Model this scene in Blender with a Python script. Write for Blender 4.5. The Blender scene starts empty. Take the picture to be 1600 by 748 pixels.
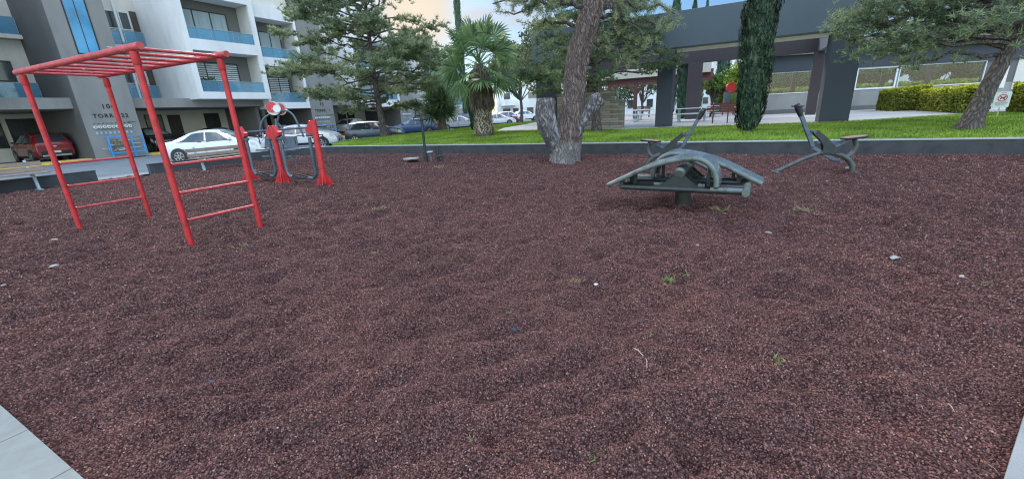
import bpy, math, random
import numpy as np
from mathutils import Vector, Matrix, noise
C = bpy.context.scene.collection
R = math.radians
random.seed(5)
RNG = np.random.default_rng(5)

# ------------------------------------------------------------------ frames
GA = R(28.4)                        # the garden's grid is turned 28.4 deg clockwise from the view
CA, SA = math.cos(GA), math.sin(GA)
def W(u, v, z=0.0): return Vector((u*CA + v*SA, -u*SA + v*CA, z))

# ------------------------------------------------------------------ node materials
def newmat(name):
    m = bpy.data.materials.new(name); m.use_nodes = True
    nt = m.node_tree; nt.nodes.clear()
    out = nt.nodes.new('ShaderNodeOutputMaterial')
    return m, nt, out
def N(nt, t, **kw):
    n = nt.nodes.new(t)
    for k, v in kw.items():
        if k.startswith('i_'): n.inputs[k[2:].replace('_', ' ')].default_value = v
        else: setattr(n, k, v)
    return n
def L(nt, a, b): nt.links.new(a, b)
def ramp(nt, fac, stops):
    r = nt.nodes.new('ShaderNodeValToRGB')
    e = r.color_ramp.elements
    while len(e) < len(stops): e.new(0.5)
    for el, (p, c) in zip(e, stops): el.position = p; el.color = (*c, 1)
    if fac is not None: L(nt, fac, r.inputs['Fac'])
    return r
def mat(name, col, rough=.6, metal=0., var=.15, scale=3., bump=.1, bscale=60., dirt=None, spec=.5, coat=0., stretch=(1,1,1), det=5., chips=None, cth=.66):
    """painted / plastered / metal surface: base colour broken by two noises, fine bump"""
    m, nt, out = newmat(name)
    b = N(nt, 'ShaderNodeBsdfPrincipled'); L(nt, b.outputs[0], out.inputs[0])
    tc = N(nt, 'ShaderNodeTexCoord'); mp = N(nt, 'ShaderNodeMapping'); mp.inputs['Scale'].default_value = stretch
    L(nt, tc.outputs['Object'], mp.inputs[0])
    n1 = N(nt, 'ShaderNodeTexNoise'); n1.inputs['Scale'].default_value = scale; n1.inputs['Detail'].default_value = det
    n1.inputs['Roughness'].default_value = .62
    L(nt, mp.outputs[0], n1.inputs['Vector'])
    d = dirt or tuple(c*(1-var*1.6) for c in col)
    h = tuple(min(1, c*(1+var)) for c in col)
    r = ramp(nt, n1.outputs[0], [(.28, d), (.5, col), (.75, h)])
    colo = r.outputs[0]
    if chips:
        n3 = N(nt, 'ShaderNodeTexNoise'); n3.inputs['Scale'].default_value = 26; n3.inputs['Detail'].default_value = 6; n3.inputs['Roughness'].default_value = .7; L(nt, mp.outputs[0], n3.inputs['Vector'])
        r3 = ramp(nt, n3.outputs[0], [(cth, (0, 0, 0)), (cth+.035, (1, 1, 1))])
        mc = N(nt, 'ShaderNodeMix', data_type='RGBA'); L(nt, r3.outputs[0], mc.inputs[0]); L(nt, colo, mc.inputs[6]); mc.inputs[7].default_value = (*chips, 1); colo = mc.outputs[2]
    L(nt, colo, b.inputs['Base Color'])
    b.inputs['Metallic'].default_value = metal
    b.inputs['Specular IOR Level'].default_value = spec
    b.inputs['Coat Weight'].default_value = coat; b.inputs['Coat Roughness'].default_value = .08
    mr = N(nt, 'ShaderNodeMapRange'); mr.inputs['To Min'].default_value = max(.02, rough-.12); mr.inputs['To Max'].default_value = min(1, rough+.12)
    L(nt, n1.outputs[0], mr.inputs[0]); L(nt, mr.outputs[0], b.inputs['Roughness'])
    if bump > 0:
        n2 = N(nt, 'ShaderNodeTexNoise'); n2.inputs['Scale'].default_value = bscale; n2.inputs['Detail'].default_value = 3
        L(nt, mp.outputs[0], n2.inputs['Vector'])
        bp = N(nt, 'ShaderNodeBump'); bp.inputs['Strength'].default_value = bump; bp.inputs['Distance'].default_value = .02
        L(nt, n2.outputs[0], bp.inputs['Height']); L(nt, bp.outputs[0], b.inputs['Normal'])
    return m
def leafmat(name, dark, mid, light, trans=.25, cs=1.2, rough=.6):
    """foliage: clump-scale noise plus a random shift per leaf"""
    m, nt, out = newmat(name)
    b = N(nt, 'ShaderNodeBsdfPrincipled'); b.inputs['Roughness'].default_value = rough; b.inputs['Specular IOR Level'].default_value = .3
    tc = N(nt, 'ShaderNodeTexCoord'); n1 = N(nt, 'ShaderNodeTexNoise'); n1.inputs['Scale'].default_value = cs; n1.inputs['Detail'].default_value = 3
    L(nt, tc.outputs['Object'], n1.inputs['Vector'])
    g = N(nt, 'ShaderNodeNewGeometry')
    ad = N(nt, 'ShaderNodeMath', operation='MULTIPLY_ADD'); ad.inputs[1].default_value = .42; L(nt, g.outputs['Random Per Island'], ad.inputs[0])
    sb = N(nt, 'ShaderNodeMath', operation='SUBTRACT'); L(nt, n1.outputs[0], sb.inputs[0]); sb.inputs[1].default_value = .21
    L(nt, sb.outputs[0], ad.inputs[2])
    r = ramp(nt, ad.outputs[0], [(.28, dark), (.5, mid), (.75, light)])
    L(nt, r.outputs[0], b.inputs['Base Color'])
    t = N(nt, 'ShaderNodeBsdfTranslucent'); L(nt, r.outputs[0], t.inputs[0])
    mx = N(nt, 'ShaderNodeMixShader'); mx.inputs[0].default_value = trans
    L(nt, b.outputs[0], mx.inputs[1]); L(nt, t.outputs[0], mx.inputs[2]); L(nt, mx.outputs[0], out.inputs[0])
    return m
def glassmat(name, tint, alpha=.5, rough=.04, body=.8):
    """pane: part see-through with a tint, part mirror"""
    m, nt, out = newmat(name)
    tr = N(nt, 'ShaderNodeBsdfTransparent'); tr.inputs[0].default_value = (*tint, 1)
    b = N(nt, 'ShaderNodeBsdfPrincipled'); b.inputs['Base Color'].default_value = (*[c*body for c in tint], 1)
    b.inputs['Roughness'].default_value = rough; b.inputs['Specular IOR Level'].default_value = 1.
    b.inputs['IOR'].default_value = 1.9
    mx = N(nt, 'ShaderNodeMixShader'); mx.inputs[0].default_value = alpha
    L(nt, tr.outputs[0], mx.inputs[1]); L(nt, b.outputs[0], mx.inputs[2]); L(nt, mx.outputs[0], out.inputs[0])
    return m

M = {}
M['plaster_white'] = mat('plaster_white', (.78, .81, .80), .8, var=.09, scale=.9, bump=.05, bscale=20, stretch=(1, 1, .35))
M['plaster_cream'] = mat('plaster_cream', (.62, .61, .55), .85, var=.10, scale=.9, bump=.05, bscale=20, stretch=(1, 1, .35))
M['plaster_grey'] = mat('plaster_grey', (.25, .255, .245), .85, var=.14, scale=.9, bump=.08, bscale=20, stretch=(1, 1, .3))
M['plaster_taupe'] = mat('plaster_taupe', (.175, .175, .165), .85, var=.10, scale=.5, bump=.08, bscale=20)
M['plaster_dark'] = mat('plaster_dark', (.12, .122, .12), .85, var=.10, scale=.5, bump=.08, bscale=20)
M['pav_fascia'] = mat('pavilion_paint', (.080, .108, .130), .75, var=.11, scale=.5, bump=.08, bscale=30)
M['pav_col'] = mat('pavilion_column_paint', (.038, .050, .066), .75, var=.08, scale=.6, bump=.08, bscale=30)
M['pav_brown'] = mat('pavilion_brown_paint', (.045, .036, .040), .75, var=.1, scale=.6, bump=.08, bscale=30)
M['soffit'] = mat('soffit_cream', (.52, .50, .42), .8, var=.06, scale=.6)
M['door_brown'] = mat('door_brown', (.062, .05, .045), .5, var=.15, scale=2, stretch=(1, 1, 4))
M['frame_dark'] = mat('frame_dark', (.03, .032, .035), .4, bump=0)
M['frame_white'] = mat('frame_white', (.62, .68, .70), .4, var=.05, bump=0)
M['alu'] = mat('aluminium', (.42, .45, .46), .35, metal=.6, bump=0)
M['rail_glass'] = glassmat('blue_rail_glass', (.34, .68, .86), .36, .05)
M['win_glass'] = mat('window_glass', (.05, .065, .072), .08, spec=1., var=.2, scale=.7, bump=0)
M['win_pale'] = mat('window_curtain_glass', (.34, .42, .43), .12, spec=1., var=.15, scale=1.2, bump=0, stretch=(1, 5, .3))
M['stair_glass'] = mat('stair_glass', (.06, .30, .52), .06, spec=1., var=.35, scale=.35, bump=0, coat=.5)
M['blind'] = mat('blind_slat', (.60, .66, .66), .6, bump=0)
M['letter'] = mat('letter_black', (.025, .025, .03), .5, bump=0)
M['meter'] = mat('meter_white', (.66, .72, .70), .4, bump=0)
M['plaque'] = mat('meter_plaque', (.25, .42, .50), .4, bump=0)
M['gate_blue'] = mat('gate_blue', (.03, .34, .85), .4, bump=0)
M['brass'] = mat('brass_pipe', (.32, .27, .18), .45, metal=.5, bump=0)
M['pipe_white'] = mat('pipe_white', (.52, .5, .45), .5, bump=0)
M['concrete'] = mat('concrete', (.30, .31, .30), .9, var=.16, scale=1.6, bump=.25, bscale=80)
M['curb_left'] = mat('curb_charcoal', (.055, .066, .078), .85, var=.22, scale=2.2, bump=.2, bscale=60)
M['curb'] = mat('curb_dark_grey', (.125, .145, .165), .85, var=.22, scale=2.2, bump=.2, bscale=60)
M['curb_cap'] = mat('curb_cap_pale', (.36, .40, .41), .8, var=.12, scale=4, bump=.15)
M['yellow'] = mat('yellow_curb_paint', (.78, .55, .09), .7, var=.2, scale=3)
M['asphalt'] = mat('road_paving', (.20, .225, .235), .9, var=.14, scale=.8, bump=.15)
M['earth'] = mat('earth', (.10, .11, .07), .95, var=.3, scale=.3)
M['patio'] = mat('patio_concrete', (.44, .43, .40), .85, var=.13, scale=.9, bump=.12, bscale=40)
M['red'] = mat('red_gym_paint', (.53, .028, .034), .42, var=.22, scale=9, bump=.12, bscale=120, dirt=(.25, .028, .03), chips=(.22, .07, .05), cth=.655)
M['red_top'] = mat('faded_red_paint', (.55, .075, .08), .38, var=.25, scale=7, bump=.1, bscale=100, chips=(.62, .42, .38), cth=.62)
M['slate'] = mat('slate_blue_gym_paint', (.085, .115, .150), .38, var=.25, scale=8, bump=.1, bscale=100)
M['green_gym'] = mat('green_grey_gym_paint', (.125, .155, .142), .30, var=.30, scale=9, bump=.12, bscale=110, dirt=(.065, .075, .062), chips=(.24, .21, .16), cth=.63)
M['board'] = mat('smooth_green_grey_board', (.17, .23, .27), .25, metal=.0, coat=.6, spec=.8, var=.10, scale=5, bump=.05, bscale=90, chips=(.28, .26, .22), cth=.68)
M['cycle_green'] = mat('cycle_green_grey_paint', (.070, .085, .080), .40, var=.3, scale=9, bump=.12, bscale=110, chips=(.20, .17, .13), cth=.64)
M['plaster_bright'] = mat('plaster_bright', (.80, .79, .71), .85, var=.08, scale=.9, bump=.05, bscale=20, stretch=(1, 1, .35))  # cream plaster lightened in colour to make up for the canopy's shade
M['green_dark'] = mat('dark_green_gym_paint', (.028, .038, .036), .45, var=.3, scale=8, bump=.12, bscale=110)
M['board_blue'] = mat('glossy_blue_board', (.13, .20, .26), .26, var=.25, scale=6, bump=.12, bscale=70)
M['seat_tan'] = mat('worn_seat_wood', (.36, .22, .18), .6, var=.3, scale=10)
M['black_rubber'] = mat('black_rubber', (.02, .02, .022), .6, bump=.1)
M['bench_wood'] = mat('bench_wood', (.25, .20, .16), .65, var=.3, scale=3, stretch=(1, 12, 12), bump=.2)
M['bench_red'] = mat('bench_redwood', (.105, .045, .035), .6, var=.25, scale=3, stretch=(2, 10, 10), bump=.2)
M['bench_leg'] = mat('bench_leg_paleblue', (.34, .46, .52), .45, var=.1)
M['tyre'] = mat('tyre', (.022, .022, .024), .8)
M['rim'] = mat('wheel_rim', (.35, .36, .37), .3, metal=.8, bump=0)
M['black_gloss'] = mat('black_trim', (.018, .019, .02), .35, bump=0)
M['car_glass'] = mat('car_glass', (.03, .045, .055), .05, spec=1., var=.2, scale=1, bump=0)
M['car_glass_pale'] = mat('windscreen_glass', (.24, .31, .31), .06, spec=1., var=.3, scale=1, bump=0, coat=1)  # sky reflection on the windscreen painted in as a pale base colour
M['lamp_clear'] = mat('headlamp', (.5, .53, .55), .1, spec=1., bump=0)
M['lamp_red'] = mat('tail_lamp', (.35, .02, .02), .2, bump=0)
M['plate'] = mat('number_plate', (.62, .65, .66), .4, bump=0)
M['stone_pale'] = mat('pale_stone', (.36, .34, .31), .8, var=.2, scale=30, bump=.3)
M['stone_dark'] = mat('dark_stone', (.06, .065, .08), .8, var=.2, scale=30, bump=.3)
M['paper'] = mat('paper_scrap', (.62, .66, .70), .7, var=.1, scale=30)
M['dryleaf'] = mat('dry_leaf', (.22, .17, .13), .8, var=.3, scale=40)
M['straw'] = mat('dry_straw', (.46, .42, .33), .8, var=.2, scale=30)
M['weed'] = leafmat('weed_leaf', (.10, .14, .05), (.20, .26, .09), (.34, .38, .16), .3, 30)
M['weed_y'] = leafmat('yellow_weed_leaf', (.16, .13, .07), (.27, .22, .12), (.37, .32, .19), .3, 30)
M['pine'] = leafmat('pine_needles', (.10, .15, .095), (.26, .33, .19), (.46, .52, .29), .52, .9)
M['pine_dark'] = leafmat('pine_needles_dark', (.065, .11, .065), (.16, .225, .115), (.32, .38, .17), .45, .9)
M['pine_warm'] = leafmat('pine_needles_olive', (.07, .10, .065), (.17, .21, .12), (.32, .35, .18), .4, .9)
M['cyp'] = leafmat('cypress_leaves', (.014, .032, .024), (.042, .080, .052), (.10, .15, .085), .15, 4)
M['cyp_far'] = leafmat('cypress_leaves_far', (.03, .07, .055), (.06, .12, .08), (.10, .17, .10), .1, 3)
M['palm'] = leafmat('palm_fan', (.06, .11, .05), (.15, .25, .11), (.30, .42, .19), .45, .8, .45)
M['yucca'] = leafmat('yucca_blades', (.05, .10, .055), (.15, .23, .11), (.32, .40, .20), .35, 1.2, .45)
M['skirt'] = leafmat('palm_skirt', (.06, .05, .04), (.13, .105, .08), (.24, .20, .15), .1, 2, .9)
M['palmtrunk'] = mat('palm_trunk', (.10, .08, .062), .9, var=.4, scale=6, bump=.8, bscale=18, stretch=(1, 1, .7))
M['boot'] = leafmat('palm_boot', (.14, .12, .09), (.36, .32, .24), (.55, .50, .38), .0, 6, .9)
M['shrub'] = leafmat('shrub_leaves', (.05, .10, .03), (.13, .24, .06), (.27, .40, .11), .3, 1.5)
M['shrub_y'] = leafmat('lime_leaves', (.10, .17, .03), (.28, .40, .06), (.46, .56, .11), .3, 1.5)
M['tree_mid'] = leafmat('broadleaf', (.03, .06, .03), (.07, .13, .055), (.15, .22, .09), .3, .8)
M['paper_tile'] = None

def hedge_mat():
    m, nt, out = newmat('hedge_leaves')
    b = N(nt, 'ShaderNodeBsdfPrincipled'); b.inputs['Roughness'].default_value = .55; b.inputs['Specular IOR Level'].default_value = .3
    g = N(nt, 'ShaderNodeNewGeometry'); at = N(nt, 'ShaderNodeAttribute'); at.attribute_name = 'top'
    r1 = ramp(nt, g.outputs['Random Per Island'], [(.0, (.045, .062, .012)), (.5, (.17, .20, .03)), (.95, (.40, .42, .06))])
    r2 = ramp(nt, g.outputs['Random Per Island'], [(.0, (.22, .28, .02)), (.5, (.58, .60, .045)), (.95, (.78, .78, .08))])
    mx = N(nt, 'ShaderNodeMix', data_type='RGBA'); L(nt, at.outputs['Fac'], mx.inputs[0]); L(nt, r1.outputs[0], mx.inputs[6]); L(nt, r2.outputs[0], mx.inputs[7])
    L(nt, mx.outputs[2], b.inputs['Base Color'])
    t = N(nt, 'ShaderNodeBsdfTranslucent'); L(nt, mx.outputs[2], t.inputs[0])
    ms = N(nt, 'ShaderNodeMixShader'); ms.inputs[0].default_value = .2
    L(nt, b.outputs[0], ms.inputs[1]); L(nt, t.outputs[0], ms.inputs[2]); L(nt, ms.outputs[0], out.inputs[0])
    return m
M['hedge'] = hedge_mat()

def bark(name, dark, mid, light, sx=7., sz=1.1, dist=.09, grey=None):
    m, nt, out = newmat(name)
    b = N(nt, 'ShaderNodeBsdfPrincipled'); b.inputs['Roughness'].default_value = .9; L(nt, b.outputs[0], out.inputs[0])
    tc = N(nt, 'ShaderNodeTexCoord')
    wn = N(nt, 'ShaderNodeTexNoise'); wn.inputs['Scale'].default_value = 2.; L(nt, tc.outputs['Object'], wn.inputs['Vector'])
    vm = N(nt, 'ShaderNodeVectorMath', operation='MULTIPLY_ADD'); vm.inputs[1].default_value = (.45, .45, .45)
    L(nt, wn.outputs['Color'], vm.inputs[0]); L(nt, tc.outputs['Object'], vm.inputs[2])
    mp = N(nt, 'ShaderNodeMapping'); mp.inputs['Scale'].default_value = (sx, sx, sz); mp.inputs['Rotation'].default_value = (0, .12, 0)
    L(nt, vm.outputs[0], mp.inputs[0])
    v = N(nt, 'ShaderNodeTexVoronoi', feature='DISTANCE_TO_EDGE'); v.inputs['Scale'].default_value = 1.6; L(nt, mp.outputs[0], v.inputs['Vector'])
    n = N(nt, 'ShaderNodeTexNoise'); n.inputs['Scale'].default_value = 3.; n.inputs['Detail'].default_value = 8; n.inputs['Roughness'].default_value = .7; L(nt, mp.outputs[0], n.inputs['Vector'])
    ml = N(nt, 'ShaderNodeMath', operation='MULTIPLY_ADD'); ml.inputs[1].default_value = 1.1; L(nt, v.outputs['Distance'], ml.inputs[0])
    sb = N(nt, 'ShaderNodeMath', operation='SUBTRACT'); L(nt, n.outputs[0], sb.inputs[0]); sb.inputs[1].default_value = .22; L(nt, sb.outputs[0], ml.inputs[2])
    r = ramp(nt, ml.outputs[0], [(.15, dark), (.38, mid), (.68, light)])
    col = r.outputs[0]
    if grey:
        sp = N(nt, 'ShaderNodeSeparateXYZ'); L(nt, tc.outputs['Object'], sp.inputs[0])
        n3 = N(nt, 'ShaderNodeTexNoise'); n3.inputs['Scale'].default_value = 2.2; L(nt, tc.outputs['Object'], n3.inputs['Vector'])
        a = N(nt, 'ShaderNodeMath', operation='MULTIPLY_ADD'); a.inputs[1].default_value = 1.4; L(nt, n3.outputs[0], a.inputs[0]); 
        k = N(nt, 'ShaderNodeMath', operation='MULTIPLY_ADD'); k.inputs[1].default_value = -1.; k.inputs[2].default_value = grey; L(nt, sp.outputs[2], k.inputs[0]); L(nt, k.outputs[0], a.inputs[2])
        rr = ramp(nt, a.outputs[0], [(.62, (0, 0, 0)), (.78, (1, 1, 1))])
        r2 = ramp(nt, ml.outputs[0], [(.14, (.05, .046, .043)), (.34, (.17, .16, .15)), (.7, (.40, .385, .36))])
        mx = N(nt, 'ShaderNodeMix', data_type='RGBA'); L(nt, rr.outputs[0], mx.inputs[0]); L(nt, r.outputs[0], mx.inputs[6]); L(nt, r2.outputs[0], mx.inputs[7]); col = mx.outputs[2]
    L(nt, col, b.inputs['Base Color'])
    bp = N(nt, 'ShaderNodeBump'); bp.inputs['Strength'].default_value = 1.; bp.inputs['Distance'].default_value = dist
    L(nt, ml.outputs[0], bp.inputs['Height']); L(nt, bp.outputs[0], b.inputs['Normal'])
    return m
M['bark_main'] = bark('weathered_bark', (.03, .024, .023), (.135, .100, .086), (.31, .245, .21), 11, .75, .09, grey=.72)
M['bark_stump'] = bark('grey_deadwood', (.035, .032, .034), (.13, .12, .12), (.33, .34, .35), 8, 1.2, .07)
M['bark'] = bark('pine_bark', (.02, .018, .018), (.085, .07, .065), (.19, .16, .145), 8, 2., .04)

def kerbblocks():
    m, nt, out = newmat('kerb_blocks')
    b = N(nt, 'ShaderNodeBsdfPrincipled'); b.inputs['Roughness'].default_value = .85; L(nt, b.outputs[0], out.inputs[0])
    tc = N(nt, 'ShaderNodeTexCoord'); sp = N(nt, 'ShaderNodeSeparateXYZ'); L(nt, tc.outputs['Object'], sp.inputs[0])
    ad = N(nt, 'ShaderNodeMath', operation='ADD'); L(nt, sp.outputs[0], ad.inputs[0]); L(nt, sp.outputs[1], ad.inputs[1])
    cb = N(nt, 'ShaderNodeCombineXYZ'); L(nt, ad.outputs[0], cb.inputs[0])
    br = N(nt, 'ShaderNodeTexBrick'); L(nt, cb.outputs[0], br.inputs['Vector']); br.offset = 0.; br.inputs['Scale'].default_value = 1.
    br.inputs['Brick Width'].default_value = .92; br.inputs['Row Height'].default_value = 9.; br.inputs['Mortar Size'].default_value = .006
    br.inputs['Color1'].default_value = (.125, .145, .16, 1); br.inputs['Color2'].default_value = (.225, .245, .26, 1); br.inputs['Mortar'].default_value = (.05, .055, .06, 1)
    n = N(nt, 'ShaderNodeTexNoise'); n.inputs['Scale'].default_value = 3.2; n.inputs['Detail'].default_value = 9; n.inputs['Roughness'].default_value = .7; L(nt, tc.outputs['Object'], n.inputs['Vector'])
    r = ramp(nt, n.outputs[0], [(.28, (.55, .55, .55)), (.5, (1, 1, 1)), (.72, (1.3, 1.28, 1.22))])
    mx = N(nt, 'ShaderNodeMix', data_type='RGBA', blend_type='MULTIPLY'); mx.inputs[0].default_value = 1.; L(nt, br.outputs[0], mx.inputs[6]); L(nt, r.outputs[0], mx.inputs[7])
    L(nt, mx.outputs[2], b.inputs['Base Color'])
    bp = N(nt, 'ShaderNodeBump'); bp.inputs['Distance'].default_value = .01; L(nt, n.outputs[0], bp.inputs['Height']); L(nt, bp.outputs[0], b.inputs['Normal'])
    return m
M['curb'] = kerbblocks()
def stonewall():
    m, nt, out = newmat('ledge_stone')
    b = N(nt, 'ShaderNodeBsdfPrincipled'); b.inputs['Roughness'].default_value = .9; L(nt, b.outputs[0], out.inputs[0])
    tc = N(nt, 'ShaderNodeTexCoord'); sp = N(nt, 'ShaderNodeSeparateXYZ'); L(nt, tc.outputs['Object'], sp.inputs[0])
    ad = N(nt, 'ShaderNodeMath', operation='ADD'); L(nt, sp.outputs[0], ad.inputs[0]); L(nt, sp.outputs[1], ad.inputs[1])
    cb = N(nt, 'ShaderNodeCombineXYZ'); L(nt, ad.outputs[0], cb.inputs[0]); L(nt, sp.outputs[2], cb.inputs[1])
    br = N(nt, 'ShaderNodeTexBrick'); L(nt, cb.outputs[0], br.inputs['Vector'])
    br.inputs['Scale'].default_value = 1.; br.inputs['Brick Width'].default_value = .8; br.inputs['Row Height'].default_value = .115
    br.inputs['Mortar Size'].default_value = .008; br.inputs['Color1'].default_value = (.34, .305, .25, 1); br.inputs['Color2'].default_value = (.16, .145, .125, 1); br.inputs['Mortar'].default_value = (.09, .085, .075, 1)
    n = N(nt, 'ShaderNodeTexNoise'); n.inputs['Scale'].default_value = 9; n.inputs['Detail'].default_value = 6; L(nt, tc.outputs['Object'], n.inputs['Vector'])
    mx = N(nt, 'ShaderNodeMix', data_type='RGBA', blend_type='OVERLAY'); mx.inputs[0].default_value = .5; L(nt, br.outputs[0], mx.inputs[6]); L(nt, n.outputs['Color'], mx.inputs[7])
    L(nt, mx.outputs[2], b.inputs['Base Color'])
    bp = N(nt, 'ShaderNodeBump'); bp.inputs['Distance'].default_value = .03; L(nt, br.outputs[0], bp.inputs['Height']); L(nt, bp.outputs[0], b.inputs['Normal'])
    return m
M['stonewall'] = stonewall()

def gravel_mats():
    # the bed: cell-sized stones in the shader
    m, nt, out = newmat('tezontle_bed')
    b = N(nt, 'ShaderNodeBsdfPrincipled'); b.inputs['Roughness'].default_value = .9; b.inputs['Specular IOR Level'].default_value = .12; L(nt, b.outputs[0], out.inputs[0])
    tc = N(nt, 'ShaderNodeTexCoord')
    v = N(nt, 'ShaderNodeTexVoronoi'); v.inputs['Scale'].default_value = 95; L(nt, tc.outputs['Object'], v.inputs['Vector'])
    sp = N(nt, 'ShaderNodeSeparateColor'); L(nt, v.outputs['Color'], sp.inputs[0])
    n1 = N(nt, 'ShaderNodeTexNoise'); n1.inputs['Scale'].default_value = 1.1; n1.inputs['Detail'].default_value = 6; n1.inputs['Roughness'].default_value = .65; L(nt, tc.outputs['Object'], n1.inputs['Vector'])
    r = ramp(nt, sp.outputs[0], [(0., (.045, .024, .026)), (.45, (.115, .058, .056)), (.85, (.20, .112, .104)), (1., (.29, .20, .18))])
    r2 = ramp(nt, n1.outputs[0], [(.33, (.86, .86, .88)), (.5, (1, 1, 1)), (.68, (1.15, 1.08, 1.04))])
    mx = N(nt, 'ShaderNodeMix', data_type='RGBA', blend_type='MULTIPLY'); mx.inputs[0].default_value = 1.; L(nt, r.outputs[0], mx.inputs[6]); L(nt, r2.outputs[0], mx.inputs[7])
    dk = N(nt, 'ShaderNodeMapRange'); dk.inputs['From Min'].default_value = .2; dk.inputs['From Max'].default_value = .75; dk.inputs['To Min'].default_value = 1.; dk.inputs['To Max'].default_value = .35  # shade in the gaps between stones, painted into the colour
    L(nt, v.outputs['Distance'], dk.inputs[0])
    mm = N(nt, 'ShaderNodeVectorMath', operation='SCALE'); L(nt, mx.outputs[2], mm.inputs[0]); L(nt, dk.outputs[0], mm.inputs['Scale'])
    L(nt, mm.outputs[0], b.inputs['Base Color'])
    bp = N(nt, 'ShaderNodeBump', invert=True); bp.inputs['Strength'].default_value = .9; bp.inputs['Distance'].default_value = .012
    L(nt, v.outputs['Distance'], bp.inputs['Height']); L(nt, bp.outputs[0], b.inputs['Normal'])
    # the loose stones: one colour each
    s, nt, out = newmat('tezontle_stone')
    b = N(nt, 'ShaderNodeBsdfPrincipled'); b.inputs['Roughness'].default_value = .85; b.inputs['Specular IOR Level'].default_value = .15; L(nt, b.outputs[0], out.inputs[0])
    oi = N(nt, 'ShaderNodeObjectInfo'); 
    r = ramp(nt, oi.outputs['Random'], [(0., (.050, .028, .025)), (.3, (.120, .058, .050)), (.65, (.200, .096, .083)), (.92, (.285, .150, .126)), (.985, (.38, .21, .14)), (1., (.50, .40, .36))])
    ge = N(nt, 'ShaderNodeNewGeometry')
    n1 = N(nt, 'ShaderNodeTexNoise'); n1.inputs['Scale'].default_value = 1.1; n1.inputs['Detail'].default_value = 6; n1.inputs['Roughness'].default_value = .65
    L(nt, ge.outputs['Position'], n1.inputs['Vector'])
    r2 = ramp(nt, n1.outputs[0], [(.33, (.86, .86, .88)), (.5, (1, 1, 1)), (.68, (1.15, 1.08, 1.04))])
    mx = N(nt, 'ShaderNodeMix', data_type='RGBA', blend_type='MULTIPLY'); mx.inputs[0].default_value = 1.; L(nt, r.outputs[0], mx.inputs[6]); L(nt, r2.outputs[0], mx.inputs[7])
    L(nt, mx.outputs[2], b.inputs['Base Color'])
    n = N(nt, 'ShaderNodeTexNoise'); n.inputs['Scale'].default_value = 260; L(nt, ge.outputs['Position'], n.inputs['Vector'])
    bp = N(nt, 'ShaderNodeBump'); bp.inputs['Strength'].default_value = .5; bp.inputs['Distance'].default_value = .003; L(nt, n.outputs[0], bp.inputs['Height']); L(nt, bp.outputs[0], b.inputs['Normal'])
    return m, s
M['gravel'], M['gstone'] = gravel_mats()

def lawn_mats():
    m, nt, out = newmat('lawn_base')
    b = N(nt, 'ShaderNodeBsdfPrincipled'); b.inputs['Roughness'].default_value = .9; L(nt, b.outputs[0], out.inputs[0])
    tc = N(nt, 'ShaderNodeTexCoord'); n = N(nt, 'ShaderNodeTexNoise'); n.inputs['Scale'].default_value = .7; n.inputs['Detail'].default_value = 9; n.inputs['Roughness'].default_value = .7
    L(nt, tc.outputs['Object'], n.inputs['Vector'])
    r = ramp(nt, n.outputs[0], [(.3, (.08, .14, .02)), (.5, (.15, .25, .035)), (.7, (.25, .36, .06))]); L(nt, r.outputs[0], b.inputs['Base Color'])
    g, nt, out = newmat('grass_blade')
    b = N(nt, 'ShaderNodeBsdfPrincipled'); b.inputs['Roughness'].default_value = .55; b.inputs['Specular IOR Level'].default_value = .3
    oi = N(nt, 'ShaderNodeObjectInfo'); ge = N(nt, 'ShaderNodeNewGeometry')
    n = N(nt, 'ShaderNodeTexNoise'); n.inputs['Scale'].default_value = .8; n.inputs['Detail'].default_value = 5; L(nt, ge.outputs['Position'], n.inputs['Vector'])
    ad = N(nt, 'ShaderNodeMath', operation='MULTIPLY_ADD'); ad.inputs[1].default_value = .4; L(nt, oi.outputs['Random'], ad.inputs[0])
    sb = N(nt, 'ShaderNodeMath', operation='SUBTRACT'); sb.inputs[1].default_value = .2; L(nt, n.outputs[0], sb.inputs[0]); L(nt, sb.outputs[0], ad.inputs[2])
    r = ramp(nt, ad.outputs[0], [(.25, (.10, .18, .02)), (.5, (.25, .39, .04)), (.75, (.44, .58, .10))]); L(nt, r.outputs[0], b.inputs['Base Color'])
    t = N(nt, 'ShaderNodeBsdfTranslucent'); L(nt, r.outputs[0], t.inputs[0]); mx = N(nt, 'ShaderNodeMixShader'); mx.inputs[0].default_value = .35
    L(nt, b.outputs[0], mx.inputs[1]); L(nt, t.outputs[0], mx.inputs[2]); L(nt, mx.outputs[0], out.inputs[0])
    return m, g
M['lawn'], M['blade'] = lawn_mats()

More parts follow.
